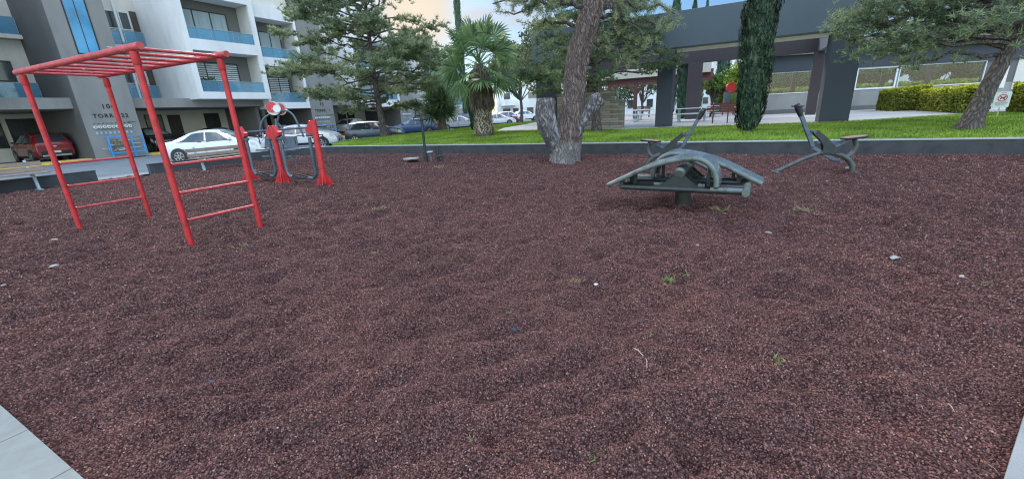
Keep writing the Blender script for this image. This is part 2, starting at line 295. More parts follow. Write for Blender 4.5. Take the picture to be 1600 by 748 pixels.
def paver_mat():
    m, nt, out = newmat('pale_paver')
    b = N(nt, 'ShaderNodeBsdfPrincipled'); b.inputs['Roughness'].default_value = .8; L(nt, b.outputs[0], out.inputs[0])
    tc = N(nt, 'ShaderNodeTexCoord')
    br = N(nt, 'ShaderNodeTexBrick'); L(nt, tc.outputs['Object'], br.inputs['Vector']); br.offset = 0.
    br.inputs['Scale'].default_value = 1.; br.inputs['Brick Width'].default_value = .58; br.inputs['Row Height'].default_value = 20.; br.inputs['Mortar Size'].default_value = .004
    br.inputs['Color1'].default_value = (.27, .29, .265, 1); br.inputs['Color2'].default_value = (.245, .262, .242, 1); br.inputs['Mortar'].default_value = (.09, .11, .11, 1)
    n = N(nt, 'ShaderNodeTexNoise'); n.inputs['Scale'].default_value = 14; n.inputs['Detail'].default_value = 8; L(nt, tc.outputs['Object'], n.inputs['Vector'])
    r = ramp(nt, n.outputs[0], [(.3, (.86, .86, .86)), (.7, (1.06, 1.06, 1.06))])
    mx = N(nt, 'ShaderNodeMix', data_type='RGBA', blend_type='MULTIPLY'); mx.inputs[0].default_value = 1.; L(nt, br.outputs[0], mx.inputs[6]); L(nt, r.outputs[0], mx.inputs[7])
    L(nt, mx.outputs[2], b.inputs['Base Color'])
    bp = N(nt, 'ShaderNodeBump'); bp.inputs['Distance'].default_value = .004; L(nt, br.outputs[1], bp.inputs['Height']); bp.invert = True; L(nt, bp.outputs[0], b.inputs['Normal'])
    return m
M['paver'] = paver_mat()

# ------------------------------------------------------------------ mesh building
ORI = {}
class MB:
    def __init__(s): s.v = []; s.f = []; s.g = None
    def add(s, vs, fs):
        n = len(s.v); s.v += [tuple(p) for p in vs]; s.f += [tuple(i+n for i in f) for f in fs]; return s
    def box(s, x0, x1, y0, y1, z0, z1):
        if x0 > x1: x0, x1 = x1, x0
        if y0 > y1: y0, y1 = y1, y0
        if z0 > z1: z0, z1 = z1, z0
        return s.add([(x0,y0,z0),(x1,y0,z0),(x1,y1,z0),(x0,y1,z0),(x0,y0,z1),(x1,y0,z1),(x1,y1,z1),(x0,y1,z1)],
                     [(0,3,2,1),(4,5,6,7),(0,1,5,4),(1,2,6,5),(2,3,7,6),(3,0,4,7)])
    def bar(s, a, b, w, h, up=(0,0,1), r=0.):
        """rectangular bar from a to b; w across, h along up"""
        a, b = Vector(a), Vector(b); d = (b-a).normalized(); u = Vector(up)
        x = d.cross(u)
        if x.length < 1e-4: x = d.cross(Vector((1,0,0)))
        x.normalize(); y = x.cross(d).normalized(); x *= w/2; y *= h/2
        vs = [a-x-y, a+x-y, a+x+y, a-x+y, b-x-y, b+x-y, b+x+y, b-x+y]
        return s.add(vs, [(3,2,1,0),(4,5,6,7),(0,1,5,4),(1,2,6,5),(2,3,7,6),(3,0,4,7)])
    def tube(s, pts, r, n=10, cap=True):
        pts = [Vector(p) for p in pts]; rs = r if isinstance(r, (list, tuple)) else [r]*len(pts)
        base = len(s.v); prev = None
        for i, p in enumerate(pts):
            if i == 0: t = pts[1]-p
            elif i == len(pts)-1: t = p-pts[i-1]
            else: t = (pts[i+1]-p).normalized() + (p-pts[i-1]).normalized()
            t.normalize()
            if prev is None:
                x = t.cross(Vector((0,0,1)));
                if x.length < 1e-3: x = t.cross(Vector((1,0,0)))
            else: x = prev - t*prev.dot(t)
            x.normalize(); prev = x; y = t.cross(x)
            for k in range(n):
                a = 2*math.pi*k/n; s.v.append(tuple(p + (x*math.cos(a) + y*math.sin(a))*rs[i]))
        for i in range(len(pts)-1):
            for k in range(n):
                a = base+i*n+k; b = base+i*n+(k+1) % n; s.f.append((a, b, b+n, a+n))
        if cap:
            s.f.append(tuple(base+k for k in reversed(range(n)))); s.f.append(tuple(base+(len(pts)-1)*n+k for k in range(n)))
        return s
    def prism(s, poly, axis, a, b):
        """poly: 2D points; axis 'y': (x,z) extruded y a..b; 'z': (x,y); 'x': (y,z)"""
        def P(p, t): return {'y': (p[0], t, p[1]), 'z': (p[0], p[1], t), 'x': (t, p[0], p[1])}[axis]
        n = len(poly); vs = [P(p, a) for p in poly] + [P(p, b) for p in poly]
        fs = [tuple(range(n)), tuple(reversed(range(n, 2*n)))] + [(i, i+n, (i+1) % n+n, (i+1) % n) for i in range(n)]
        return s.add(vs, fs)
    def disc(s, c, nrm, r, n=24, th=.02):
        c, nrm = Vector(c), Vector(nrm).normalized(); return s.tube([c-nrm*th/2, c+nrm*th/2], r, n)
    def build(s, name, m, parent=None, smooth=False, bevel=0., world=False):
        o_ = ORI.get(parent.name, (0,0,0)) if (parent and not world) else (0,0,0)
        vs = [(x-o_[0], y-o_[1], z-o_[2]) for x, y, z in s.v] if o_ != (0,0,0) else s.v
        me = bpy.data.meshes.new(name); me.from_pydata(vs, [], s.f); me.update()
        o = bpy.data.objects.new(name, me); C.objects.link(o)
        if m: me.materials.append(m)
        if smooth:
            me.polygons.foreach_set('use_smooth', [True]*len(me.polygons))
            if smooth != 'all':
                try: me.set_sharp_from_angle(angle=R(40))
                except Exception: pass
        if bevel:
            bv = o.modifiers.new('bevel', 'BEVEL'); bv.width = bevel; bv.segments = 2; bv.limit_method = 'ANGLE'; bv.angle_limit = R(40)
            if not smooth:
                me.polygons.foreach_set('use_smooth', [True]*len(me.polygons)); 
                bv.harden_normals = True
        if parent: o.parent = parent; ORI[o.name] = ORI.get(parent.name, (0,0,0))
        return o
def B(*a): return MB().box(*a)
def npmesh(name, V_, F_, m, parent=None, attr=None, smooth=False):
    """fast mesh from numpy: F_ of triangles or quads"""
    me = bpy.data.meshes.new(name); V_ = np.asarray(V_, np.float32); F_ = np.asarray(F_, np.int32)
    k = F_.shape[1]; me.vertices.add(len(V_)); me.vertices.foreach_set('co', V_.ravel())
    me.loops.add(F_.size); me.loops.foreach_set('vertex_index', F_.ravel()); me.polygons.add(len(F_))
    me.polygons.foreach_set('loop_start', np.arange(len(F_), dtype=np.int32)*k)
    me.update(calc_edges=True); me.validate()
    if smooth: me.polygons.foreach_set('use_smooth', [True]*len(me.polygons))
    if attr is not None:
        a = me.attributes.new(attr[0], 'FLOAT', 'POINT'); a.data.foreach_set('value', np.asarray(attr[1], np.float32))
    o = bpy.data.objects.new(name, me); C.objects.link(o)
    if m: me.materials.append(m)
    if parent: o.parent = parent; ORI[o.name] = ORI.get(parent.name, (0,0,0))
    return o
def tag(o, label, cat, group=None, kind=None):
    if label: o['label'] = label
    if cat: o['category'] = cat
    if group: o['group'] = group
    if kind: o['kind'] = kind
    return o
def thing(name, label, cat, at=(0,0,0), grid=False, group=None, rz=0., local=False):
    """Empty at the thing's base. grid: 'at' and its parts are in the garden grid's (u, v, z).
    local: parts are given relative to the base, turned by rz."""
    e = bpy.data.objects.new(name, None); e.empty_display_size = .3; C.objects.link(e)
    if grid: e.location = W(*at); e.rotation_euler = (0, 0, -GA+rz)
    else: e.location = at; e.rotation_euler = (0, 0, rz)
    ORI[e.name] = (0,0,0) if local else tuple(at)
    return tag(e, label, cat, group)
def structure(o, label=None, cat=None):
    o['kind'] = 'structure'
    if label: o['label'] = label
    if cat: o['category'] = cat
    return o
def copy_tree(o, parent=None):
    c = o.copy(); C.objects.link(c); c.parent = parent
    if o.name in ORI: ORI[c.name] = ORI[o.name]
    for ch in [x for x in o.children]: copy_tree(ch, c)
    return c
def gridsheet(name, poly, z, m):
    """flat sheet in grid coordinates"""
    mb = MB(); n = len(poly); mb.add([W(u, v, z) for u, v in poly], [tuple(range(n))]); o = mb.build(name, m)
    if o.data.polygons[0].normal.z < 0: o.data.flip_normals()
    return o
def nz(x, y, z=0., s=1.): return noise.noise(Vector((x*s, y*s, z)))

# ------------------------------------------------------------------ camera (1.5 m above the gravel, tilted down, slightly rolled)
F_PX, PITCH, ROLL, EYE = 638., R(17.3), R(3.0), Vector((0, 0, 1.5))
fw = Vector((0, math.cos(PITCH), -math.sin(PITCH))); d0 = Vector((0, -math.sin(PITCH), -math.cos(PITCH))); r0 = Vector((1, 0, 0))
rt = r0*math.cos(ROLL) + d0*math.sin(ROLL); dn = -r0*math.sin(ROLL) + d0*math.cos(ROLL)
cam = bpy.data.cameras.new('camera'); co = bpy.data.objects.new('camera', cam); C.objects.link(co)
cam.sensor_width = 36; cam.lens = 36*F_PX/1600; cam.clip_end = 3000; cam.clip_start = .05
mw = Matrix.Identity(4)
for i in range(3): mw[i][0] = rt[i]; mw[i][1] = -dn[i]; mw[i][2] = -fw[i]; mw[i][3] = EYE[i]
co.matrix_world = mw; bpy.context.scene.camera = co
def ray(px, py): return fw + rt*((px-800)/F_PX) + dn*((py-374)/F_PX)
def G(px, py, z=0.):                      # the survey: where a point seen in the photo stands on level z
    d = ray(px, py); t = (z-EYE.z)/d.z; return EYE + d*t
def H(px, py, y):                         # ... or in the upright plane y metres away
    d = ray(px, py); return EYE + d*(y/d.y)

# ------------------------------------------------------------------ world and sun
SUN_AZ, SUN_EL = R(-10.5), R(12)          # azimuth from +Y towards +X
sdir = Vector((math.sin(SUN_AZ)*math.cos(SUN_EL), math.cos(SUN_AZ)*math.cos(SUN_EL), math.sin(SUN_EL)))
w = bpy.data.worlds.new("World"); bpy.context.scene.world = w; w.use_nodes = True
nt = w.node_tree; nt.nodes.clear(); wo = N(nt, 'ShaderNodeOutputWorld')
sky = N(nt, 'ShaderNodeTexSky', sky_type='NISHITA'); sky.sun_disc = False; sky.sun_elevation = R(24); sky.sun_rotation = SUN_AZ
sky.air_density = 1.0; sky.dust_density = .4; sky.ozone_density = 1.6
bg1 = N(nt, 'ShaderNodeBackground')
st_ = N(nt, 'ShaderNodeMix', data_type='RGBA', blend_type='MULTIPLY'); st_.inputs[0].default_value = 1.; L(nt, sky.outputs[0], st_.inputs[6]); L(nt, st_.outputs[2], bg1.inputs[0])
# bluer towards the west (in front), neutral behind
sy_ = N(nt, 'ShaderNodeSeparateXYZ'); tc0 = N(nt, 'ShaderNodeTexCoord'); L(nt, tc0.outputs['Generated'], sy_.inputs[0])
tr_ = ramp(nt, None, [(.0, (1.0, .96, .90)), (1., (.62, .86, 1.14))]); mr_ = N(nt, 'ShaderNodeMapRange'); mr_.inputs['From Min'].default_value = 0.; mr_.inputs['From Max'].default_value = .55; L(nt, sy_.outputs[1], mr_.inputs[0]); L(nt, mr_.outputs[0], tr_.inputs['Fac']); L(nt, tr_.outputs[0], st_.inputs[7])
tc = N(nt, 'ShaderNodeTexCoord')
mp = N(nt, 'ShaderNodeMapping'); mp.inputs['Scale'].default_value = (1.2, 1.2, 4.2); mp.inputs['Location'].default_value = (.35, .1, .2); L(nt, tc.outputs['Generated'], mp.inputs[0])
cn = N(nt, 'ShaderNodeTexNoise'); cn.inputs['Scale'].default_value = 1.7; cn.inputs['Detail'].default_value = 9; cn.inputs['Roughness'].default_value = .58; cn.inputs['Distortion'].default_value = .3
L(nt, mp.outputs[0], cn.inputs['Vector'])
cr = ramp(nt, cn.outputs[0], [(.47, (0, 0, 0)), (.66, (1, 1, 1))])
# cloud colour: cool white, warm towards the low sun
dot = N(nt, 'ShaderNodeVectorMath', operation='DOT_PRODUCT'); dot.inputs[1].default_value = sdir; L(nt, tc.outputs['Generated'], dot.inputs[0])
gr = ramp(nt, dot.outputs['Value'], [(.980, (0, 0, 0)), (.994, (.26, .26, .26)), (.9988, (.8, .8, .8)), (1., (1, 1, 1))])
cc = N(nt, 'ShaderNodeMix', data_type='RGBA'); cc.inputs[6].default_value = (.89, .87, .82, 1); cc.inputs[7].default_value = (1.35, 1.08, .74, 1); L(nt, gr.outputs[0], cc.inputs[0])
bg2 = N(nt, 'ShaderNodeBackground'); bg2.inputs[1].default_value = 1.05; L(nt, cc.outputs[2], bg2.inputs[0])
mxf = N(nt, 'ShaderNodeMath', operation='MAXIMUM'); L(nt, cr.outputs[0], mxf.inputs[0])
g2 = N(nt, 'ShaderNodeMath', operation='MULTIPLY'); g2.inputs[1].default_value = 1.2; g2.use_clamp = True; L(nt, gr.outputs[0], g2.inputs[0]); L(nt, g2.outputs[0], mxf.inputs[1])
fm = N(nt, 'ShaderNodeMath', operation='MULTIPLY'); fm.inputs[1].default_value = .85; L(nt, mxf.outputs[0], fm.inputs[0])
# sky brighter overhead and behind the viewer: unseen parts boosted as added fill light
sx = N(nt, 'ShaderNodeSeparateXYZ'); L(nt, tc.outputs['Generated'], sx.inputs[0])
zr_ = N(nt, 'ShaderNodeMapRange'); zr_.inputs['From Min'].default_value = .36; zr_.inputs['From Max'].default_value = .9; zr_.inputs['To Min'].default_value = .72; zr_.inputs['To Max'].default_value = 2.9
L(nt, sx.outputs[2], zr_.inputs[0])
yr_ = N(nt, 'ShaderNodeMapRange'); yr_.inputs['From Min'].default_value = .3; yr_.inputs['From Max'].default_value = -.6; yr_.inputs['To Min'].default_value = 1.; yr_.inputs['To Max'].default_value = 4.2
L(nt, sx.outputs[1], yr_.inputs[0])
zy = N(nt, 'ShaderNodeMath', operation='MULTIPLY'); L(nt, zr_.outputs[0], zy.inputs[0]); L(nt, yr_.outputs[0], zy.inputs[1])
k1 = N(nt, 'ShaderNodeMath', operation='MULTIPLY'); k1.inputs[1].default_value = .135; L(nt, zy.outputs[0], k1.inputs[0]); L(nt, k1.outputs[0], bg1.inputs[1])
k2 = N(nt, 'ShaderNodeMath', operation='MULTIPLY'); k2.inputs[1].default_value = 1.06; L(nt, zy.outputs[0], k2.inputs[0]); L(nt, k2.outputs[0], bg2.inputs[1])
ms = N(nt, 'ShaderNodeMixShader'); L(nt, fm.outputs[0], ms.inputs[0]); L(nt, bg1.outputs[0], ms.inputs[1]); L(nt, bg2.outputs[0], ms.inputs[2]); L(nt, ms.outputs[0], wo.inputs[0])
sl = bpy.data.lights.new('sun', 'SUN'); sl.energy = 2.5; sl.angle = R(12); sl.color = (1, .88, .74)
so = bpy.data.objects.new('sun', sl); C.objects.link(so)
so.rotation_euler = Vector((-.34, .80, .50)).to_track_quat('Z', 'Y').to_euler()
sc = bpy.context.scene; sc.view_settings.view_transform = 'Standard'; sc.view_settings.look = 'None'; sc.view_settings.exposure = 0
sc.render.engine = 'CYCLES'; sc.cycles.max_bounces = 6; sc.cycles.diffuse_bounces = 3; sc.cycles.transparent_max_bounces = 12
sc.cycles.use_denoising = True; sc.cycles.filter_width = 1.1

# ------------------------------------------------------------------ ground sheets
mb = MB(); mb.add([(-900, -300, -.35), (900, -300, -.35), (900, 1500, -.35), (-900, 1500, -.35)], [(0, 1, 2, 3)])
structure(mb.build('ground', M['earth']))
structure(gridsheet('road', [(-34.6, -60), (-18.7, -60), (-18.7, 15), (-19.6, 17), (-19.6, 150), (-34.6, 150)], -.05, M['asphalt']))
structure(gridsheet('garage_floor', [(-42, -60), (-34.75, -60), (-34.75, 150), (-42, 150)], .06, M['concrete']))
structure(gridsheet('walkway', [(-19.6, -20), (-18.6, -20), (-18.6, 13), (-19.6, 13)], .02, M['concrete']))
# yellow kerb in front of the building
k = thing('kerb', 'yellow painted kerb along the front of the apartment building', 'kerb', (-34.6, 0, -.05), True)
B(-34.6, -34.0, -20, 75, -.1, .105).build('kerb_strip', M['yellow'], k)
B(-34.752, -34.602, -20, 75, -.1, .112).build('kerb_back', M['curb_cap'], k)
BED = [(-18.45, .36), (.22, .36), (1.365, 2.52), (7.6, 13.72), (-18.45, 13.72)]
def inbed(u, v):
    if not (-18.5 < u < 8 and .30 < v < 13.75): return False
    if u > .22+ (v-.36)*.555: return False
    return True
DIPS = [(RNG.uniform(-12, 7), RNG.uniform(.5, 13), RNG.uniform(.09, .24), RNG.uniform(.018, .05), RNG.uniform(0, 3.14), RNG.uniform(.5, 1.)) for _ in range(1300)]
def bed_height():
    du = .06; us = np.arange(-18.48, 7.9, du); vs_ = np.arange(.30, 13.8, du)
    U_, V_ = np.meshgrid(us, vs_)
    Z = np.zeros_like(U_)
    # broad swells + ripples, from summed random waves
    r = np.random.default_rng(3)
    for wl, amp, n in ((3.5, .012, 7), (1.1, .010, 14), (.55, .0135, 22), (.30, .0165, 30), (.17, .006, 30)):
        for _ in range(n):
            a = r.uniform(0, 6.28); kx, ky = math.cos(a)*6.28/wl*r.uniform(.8, 1.25), math.sin(a)*6.28/wl*r.uniform(.8, 1.25)
            Z += amp*np.sin(U_*kx + V_*ky + r.uniform(0, 6.28))/math.sqrt(n)*1.6
    for (a, b, rad, dep, th, asp) in DIPS:
        i0, i1 = np.searchsorted(us, [a-rad*3, a+rad*3]); j0, j1 = np.searchsorted(vs_, [b-rad*3, b+rad*3])
        x = U_[j0:j1, i0:i1]-a; y = V_[j0:j1, i0:i1]-b; c, s = math.cos(th), math.sin(th)
        q = ((x*c+y*s)**2 + ((-x*s+y*c)/asp)**2)/rad**2
        Z[j0:j1, i0:i1] += dep*(-1.15*np.exp(-q*1.6) + .45*np.exp(-(np.sqrt(q)-1.25)**2*5))
    Z *= np.clip((V_-.30)/.45, 0, 1)*np.clip((V_[-1, 0]-V_)/.3, .15, 1)
    Z *= np.clip((.22+(V_-.36)*.555-U_)/.5, 0, 1)
    return us, vs_, U_, V_, Z
US, VS, UU, VV, ZZ = bed_height()
def bz(x, y):                              # height of the gravel at a world point
    u = x*CA - y*SA; v = x*SA + y*CA
    i = int(min(max((u-US[0])/.06, 0), len(US)-1)); j = int(min(max((v-VS[0])/.06, 0), len(VS)-1)); return float(ZZ[j, i])
def make_bed():
    nu, nv = len(US), len(VS)
    X = UU*CA + VV*SA; Y = -UU*SA + VV*CA
    P = np.stack([X, Y, ZZ], -1).reshape(-1, 3)
    idx = np.arange(nu*nv).reshape(nv, nu)
    q = np.stack([idx[:-1, :-1], idx[:-1, 1:], idx[1:, 1:], idx[1:, :-1]], -1).reshape(-1, 4)
    cu = (UU[:-1, :-1]+.03).ravel(); cv = (VV[:-1, :-1]+.03).ravel()
    q = q[cu < .22+(cv-.36)*.555]
    o = npmesh('gravel_bed', P, q, M['gravel'], smooth=True)
    structure(o)
    d = np.hypot(P[:, 0], P[:, 1]); ang = np.abs(np.degrees(np.arctan2(P[:, 0], P[:, 1])))
    dens = 9500*np.minimum(1, (2.8/np.maximum(d, .1))**1.9)
    dens[(ang > 60) | (P[:, 1] < .6)] *= .12
    size = .0048*np.maximum(1, d/2.8)**.62
    s = npmesh('loose_gravel', P + np.array([0, 0, .002]), q, M['gstone'])
    for nm, val in (('dens', dens), ('size', size)):
        a = s.data.attributes.new(nm, 'FLOAT', 'POINT'); a.data.foreach_set('value', val.astype(np.float32))
    tag(s, 'reddish brown volcanic gravel covering the whole exercise area', 'gravel', kind='stuff')
    g = bpy.data.node_groups.new('scatter_stones', 'GeometryNodeTree')
    g.interface.new_socket('Geometry', in_out='INPUT', socket_type='NodeSocketGeometry'); g.interface.new_socket('Geometry', in_out='OUTPUT', socket_type='NodeSocketGeometry')
    gi, go = N(g, 'NodeGroupInput'), N(g, 'NodeGroupOutput')
    na = N(g, 'GeometryNodeInputNamedAttribute', data_type='FLOAT'); na.inputs[0].default_value = 'dens'
    ns = N(g, 'GeometryNodeInputNamedAttribute', data_type='FLOAT'); ns.inputs[0].default_value = 'size'
    dp = N(g, 'GeometryNodeDistributePointsOnFaces', distribute_method='RANDOM')
    L(g, gi.outputs[0], dp.inputs['Mesh']); L(g, na.outputs['Attribute'], dp.inputs['Density'])
    ico = N(g, 'GeometryNodeMeshIcoSphere'); ico.inputs['Radius'].default_value = 1.; ico.inputs['Subdivisions'].default_value = 2
    ntx = N(g, 'ShaderNodeTexNoise'); ntx.inputs['Scale'].default_value = 1.3
    sub = N(g, 'ShaderNodeVectorMath', operation='SUBTRACT'); sub.inputs[1].default_value = (.5, .5, .5); L(g, ntx.outputs['Color'], sub.inputs[0])
    sc_ = N(g, 'ShaderNodeVectorMath', operation='SCALE'); sc_.inputs['Scale'].default_value = 1.5; L(g, sub.outputs[0], sc_.inputs[0])
    sp = N(g, 'GeometryNodeSetPosition'); L(g, ico.outputs[0], sp.inputs['Geometry']); L(g, sc_.outputs[0], sp.inputs['Offset'])
    sm = N(g, 'GeometryNodeSetMaterial'); sm.inputs['Material'].default_value = M['gstone']; L(g, sp.outputs[0], sm.inputs['Geometry'])
    iop = N(g, 'GeometryNodeInstanceOnPoints'); L(g, dp.outputs['Points'], iop.inputs['Points']); L(g, sm.outputs[0], iop.inputs['Instance'])
    rr = N(g, 'FunctionNodeRandomValue', data_type='FLOAT_VECTOR'); rr.inputs[0].default_value = (0, 0, 0); rr.inputs[1].default_value = (6.28, 6.28, 6.28); L(g, rr.outputs[0], iop.inputs['Rotation'])
    rs = N(g, 'FunctionNodeRandomValue', data_type='FLOAT_VECTOR'); rs.inputs[0].default_value = (.55, .55, .45); rs.inputs[1].default_value = (1.25, 1.15, .95); rs.inputs['Seed'].default_value = 7
    vs = N(g, 'ShaderNodeVectorMath', operation='SCALE'); L(g, rs.outputs[0], vs.inputs[0]); L(g, ns.outputs['Attribute'], vs.inputs['Scale'])
    # 'size' must be read on the points
    L(g, vs.outputs[0], iop.inputs['Scale']); L(g, iop.outputs[0], go.inputs[0])
    md = s.modifiers.new('scatter', 'NODES'); md.node_group = g
    return o
make_bed()

# kerbs round the bed
def low_wall(name, label, u0, u1, v0, v1, z1, m1='curb', m2='curb_cap'):
    t = thing(name, label, 'low wall', ((u0+u1)/2, (v0+v1)/2, -.2), True)
    B(u0, u1, v0, v1, -.25, z1-.03).build('wall_body', M[m1], t)
    B(u0-.012, u1+.012, v0-.012, v1+.012, z1-.03, z1).build('coping', M[m2], t, bevel=.006)
    return t
low_wall('retaining_wall', 'long low grey block wall holding up the lawn behind the gravel', -17.2, 20, 13.72, 13.90, .37)
low_wall('retaining_wall', 'dark low wall between the gravel and the drive, left of the gap', -18.62, -18.46, -12, 5.6, .36, 'curb_left', 'curb_left')
t = low_wall('retaining_wall', 'dark low wall between the gravel and the drive, right of the gap behind the benches', -18.62, -18.46, 7.05, 12.5, .37, 'curb_left', 'curb')
# rounded corner
mbk = MB(); mbc = MB(); pts = []
for i in range(9):
    a = i/8*math.pi/2; pts.append((-17.2 - 1.34*math.sin(a), 12.5 + 1.3*math.cos(a)))
for i in range(8):
    (a0, b0), (a1, b1) = pts[i], pts[i+1]
    mbk.bar((a0, b0, .045), (a1, b1, .045), .16, .59); mbc.bar((a0, b0, .355), (a1, b1, .355), .185, .03)
t = thing('retaining_wall', 'rounded corner of the low grey wall at the back left of the gravel', 'low wall', (-17.8, 13.3, -.2), True)
mbk.build('wall_body', M['curb'], t); mbc.build('coping', M['curb_cap'], t)
# pavers nearest the viewer
mb = MB(); mb.add([W(-9, -3, .035), W(-2.35, -3, .035), W(-2.35, .345, .035), W(-9, .345, .035)], [(0, 1, 2, 3)])
mb.add([W(-9, .345, .035), W(-2.35, .345, .035), W(-2.35, .345, -.1), W(-9, .345, -.1)], [(0, 3, 2, 1)])
# built in grid axes so the joints follow the kerb
pv = thing('paving', 'pale grey-green paving slabs at the near left corner of the gravel', 'paving', (-3.14, -5, 0), True); pv['kind'] = 'structure'
B(-9.3, .20, -3, .345, -.1, .035).build('paving_slabs', M['paver'], pv)
a, b = G(1600, 648, .02), G(1568, 748, .02); d = (a-b).normalized(); nrm = Vector((d.y, -d.x, 0))
mb = MB(); mb2 = MB(); mb3 = MB()
p0 = b - d*.62; p1 = a + d*12
def strip(m_, o0, o1, z): m_.add([p0+nrm*o0+Vector((0,0,z)), p0+nrm*o1+Vector((0,0,z)), p1+nrm*o1+Vector((0,0,z)), p1+nrm*o0+Vector((0,0,z)),
    p0+nrm*o0+Vector((0,0,-.1)), p0+nrm*o1+Vector((0,0,-.1)), p1+nrm*o1+Vector((0,0,-.1)), p1+nrm*o0+Vector((0,0,-.1))], [(0,1,2,3), (0,3,7,4), (4,5,1,0), (1,5,6,2), (3,2,6,7)])
kr = thing('kerb', 'grey concrete kerb edging the gravel at the near right corner', 'kerb', tuple(p0)); strip(mb, 0, .075, .03); strip(mb2, .075, .095, .042)
mb.build('kerb_strip', M['concrete'], kr); mb2.build('kerb_lip', M['curb_cap'], kr)
strip(mb3, .097, 3.5, .032); o = mb3.build('paving', M['paver']); structure(o)

# lawn and patio
def lawn_z(u, v):
    e = min(1, max(0, (v-13.9)/3.)); return .35 + .085*e + .012*nz(u, v, 3., .5)
LAWN = [(-17.1, 13.9), (20, 13.9), (22, 31), (8.6, 25.4), (6.1, 23.4), (4.3, 22.0), (2.5, 21.5), (-2.3, 21.1), (-4.6, 20.2), (-8.5, 21.7), (-12.6, 22.0), (-14.5, 26.5), (-16.6, 37), (-17.0, 60), (-19.5, 60), (-19.5, 17.), (-18.8, 15.2)]
def pip(u, v, poly):
    c = False; j = len(poly)-1
    for i in range(len(poly)):
        if ((poly[i][1] > v) != (poly[j][1] > v)) and (u < (poly[j][0]-poly[i][0])*(v-poly[i][1])/(poly[j][1]-poly[i][1])+poly[i][0]): c = not c
        j = i
    return c
def make_lawn():
    import bmesh
    bm = bmesh.new(); vs = [bm.verts.new((u, v, 0)) for u, v in LAWN]; f = bm.faces.new(vs)
    # cut into a grid so the mound can be shaped
    for k in range(-20, 24): bmesh.ops.bisect_plane(bm, geom=bm.verts[:]+bm.edges[:]+bm.faces[:], plane_co=(k, 0, 0), plane_no=(1, 0, 0))
    for k in range(14, 60): bmesh.ops.bisect_plane(bm, geom=bm.verts[:]+bm.edges[:]+bm.faces[:], plane_co=(0, k+.2, 0), plane_no=(0, 1, 0))
    for v in bm.verts:
        z = lawn_z(v.co.x, v.co.y); p = W(v.co.x, v.co.y, z); v.co = p
    bm.normal_update()
    me = bpy.data.meshes.new('lawn'); bm.to_mesh(me); bm.free()
    if me.polygons[0].normal.z < 0: me.flip_normals()
    o = bpy.data.objects.new('lawn', me); C.objects.link(o); me.materials.append(M['lawn']); structure(o)
    s = bpy.data.objects.new('grass', me.copy()); C.objects.link(s); s.data.materials.clear(); s.data.materials.append(M['blade'])
    tag(s, 'bright green mown grass of the lawn beyond the low wall', 'grass', kind='stuff')
    g = bpy.data.node_groups.new('scatter_grass', 'GeometryNodeTree')
    g.interface.new_socket('Geometry', in_out='INPUT', socket_type='NodeSocketGeometry'); g.interface.new_socket('Geometry', in_out='OUTPUT', socket_type='NodeSocketGeometry')
    gi, go = N(g, 'NodeGroupInput'), N(g, 'NodeGroupOutput')
    dp = N(g, 'GeometryNodeDistributePointsOnFaces', distribute_method='RANDOM'); dp.inputs['Density'].default_value = 420; L(g, gi.outputs[0], dp.inputs['Mesh'])
    co_ = N(g, 'GeometryNodeMeshCone'); co_.inputs['Vertices'].default_value = 3; co_.inputs['Radius Bottom'].default_value = .011; co_.inputs['Depth'].default_value = .06; co_.fill_type = 'NONE'
    sm = N(g, 'GeometryNodeSetMaterial'); sm.inputs['Material'].default_value = M['blade']; L(g, co_.outputs[0], sm.inputs['Geometry'])
    iop = N(g, 'GeometryNodeInstanceOnPoints'); L(g, dp.outputs['Points'], iop.inputs['Points']); L(g, sm.outputs[0], iop.inputs['Instance'])
    rr = N(g, 'FunctionNodeRandomValue', data_type='FLOAT_VECTOR'); rr.inputs[0].default_value = (-.7, -.7, 0); rr.inputs[1].default_value = (.7, .7, 6.28); L(g, rr.outputs[0], iop.inputs['Rotation'])
    rs = N(g, 'FunctionNodeRandomValue', data_type='FLOAT'); rs.inputs[2].default_value = .5; rs.inputs[3].default_value = 1.35; L(g, rs.outputs[1], iop.inputs['Scale'])
    L(g, iop.outputs[0], go.inputs[0]); md = s.modifiers.new('scatter', 'NODES'); md.node_group = g
make_lawn()
structure(gridsheet('patio', [(-19.4, 60), (-16.7, 37), (-14.6, 26.5), (-12.8, 21.9), (-8.5, 21.5), (-4.6, 20.0), (-2.3, 20.9), (2.6, 21.3), (4.4, 21.8), (6.2, 23.2), (8.7, 25.2), (22, 30.8), (40, 31), (40, 60)], .44, M['patio']))
B(-19.62, -19.5, 15.2, 60, -.3, .42)
o = MB().box(-19.66, -19.5, 17, 60, -.3, .43); 
t = thing('kerb', 'low kerb between the lawn and the parking drive', 'kerb', (-19.6, 17, -.2), True); o.build('kerb_strip', M['curb_cap'], t)

# ------------------------------------------------------------------ outdoor gym
def vlerp(a, b, t): return a + (b-a)*t
def arc(pts, n=8):
    """Catmull-Rom through points"""
    P = [Vector(p) for p in pts]; P = [P[0]*2-P[1]] + P + [P[-1]*2-P[-2]]; out = []
    for i in range(1, len(P)-2):
        for k in range(n):
            t = k/n; a, b, c, d = P[i-1], P[i], P[i+1], P[i+2]
            out.append(.5*((2*b) + (c-a)*t + (2*a-5*b+4*c-d)*t*t + (3*b-a-3*c+d)*t**3))
    out.append(P[-2]); return out

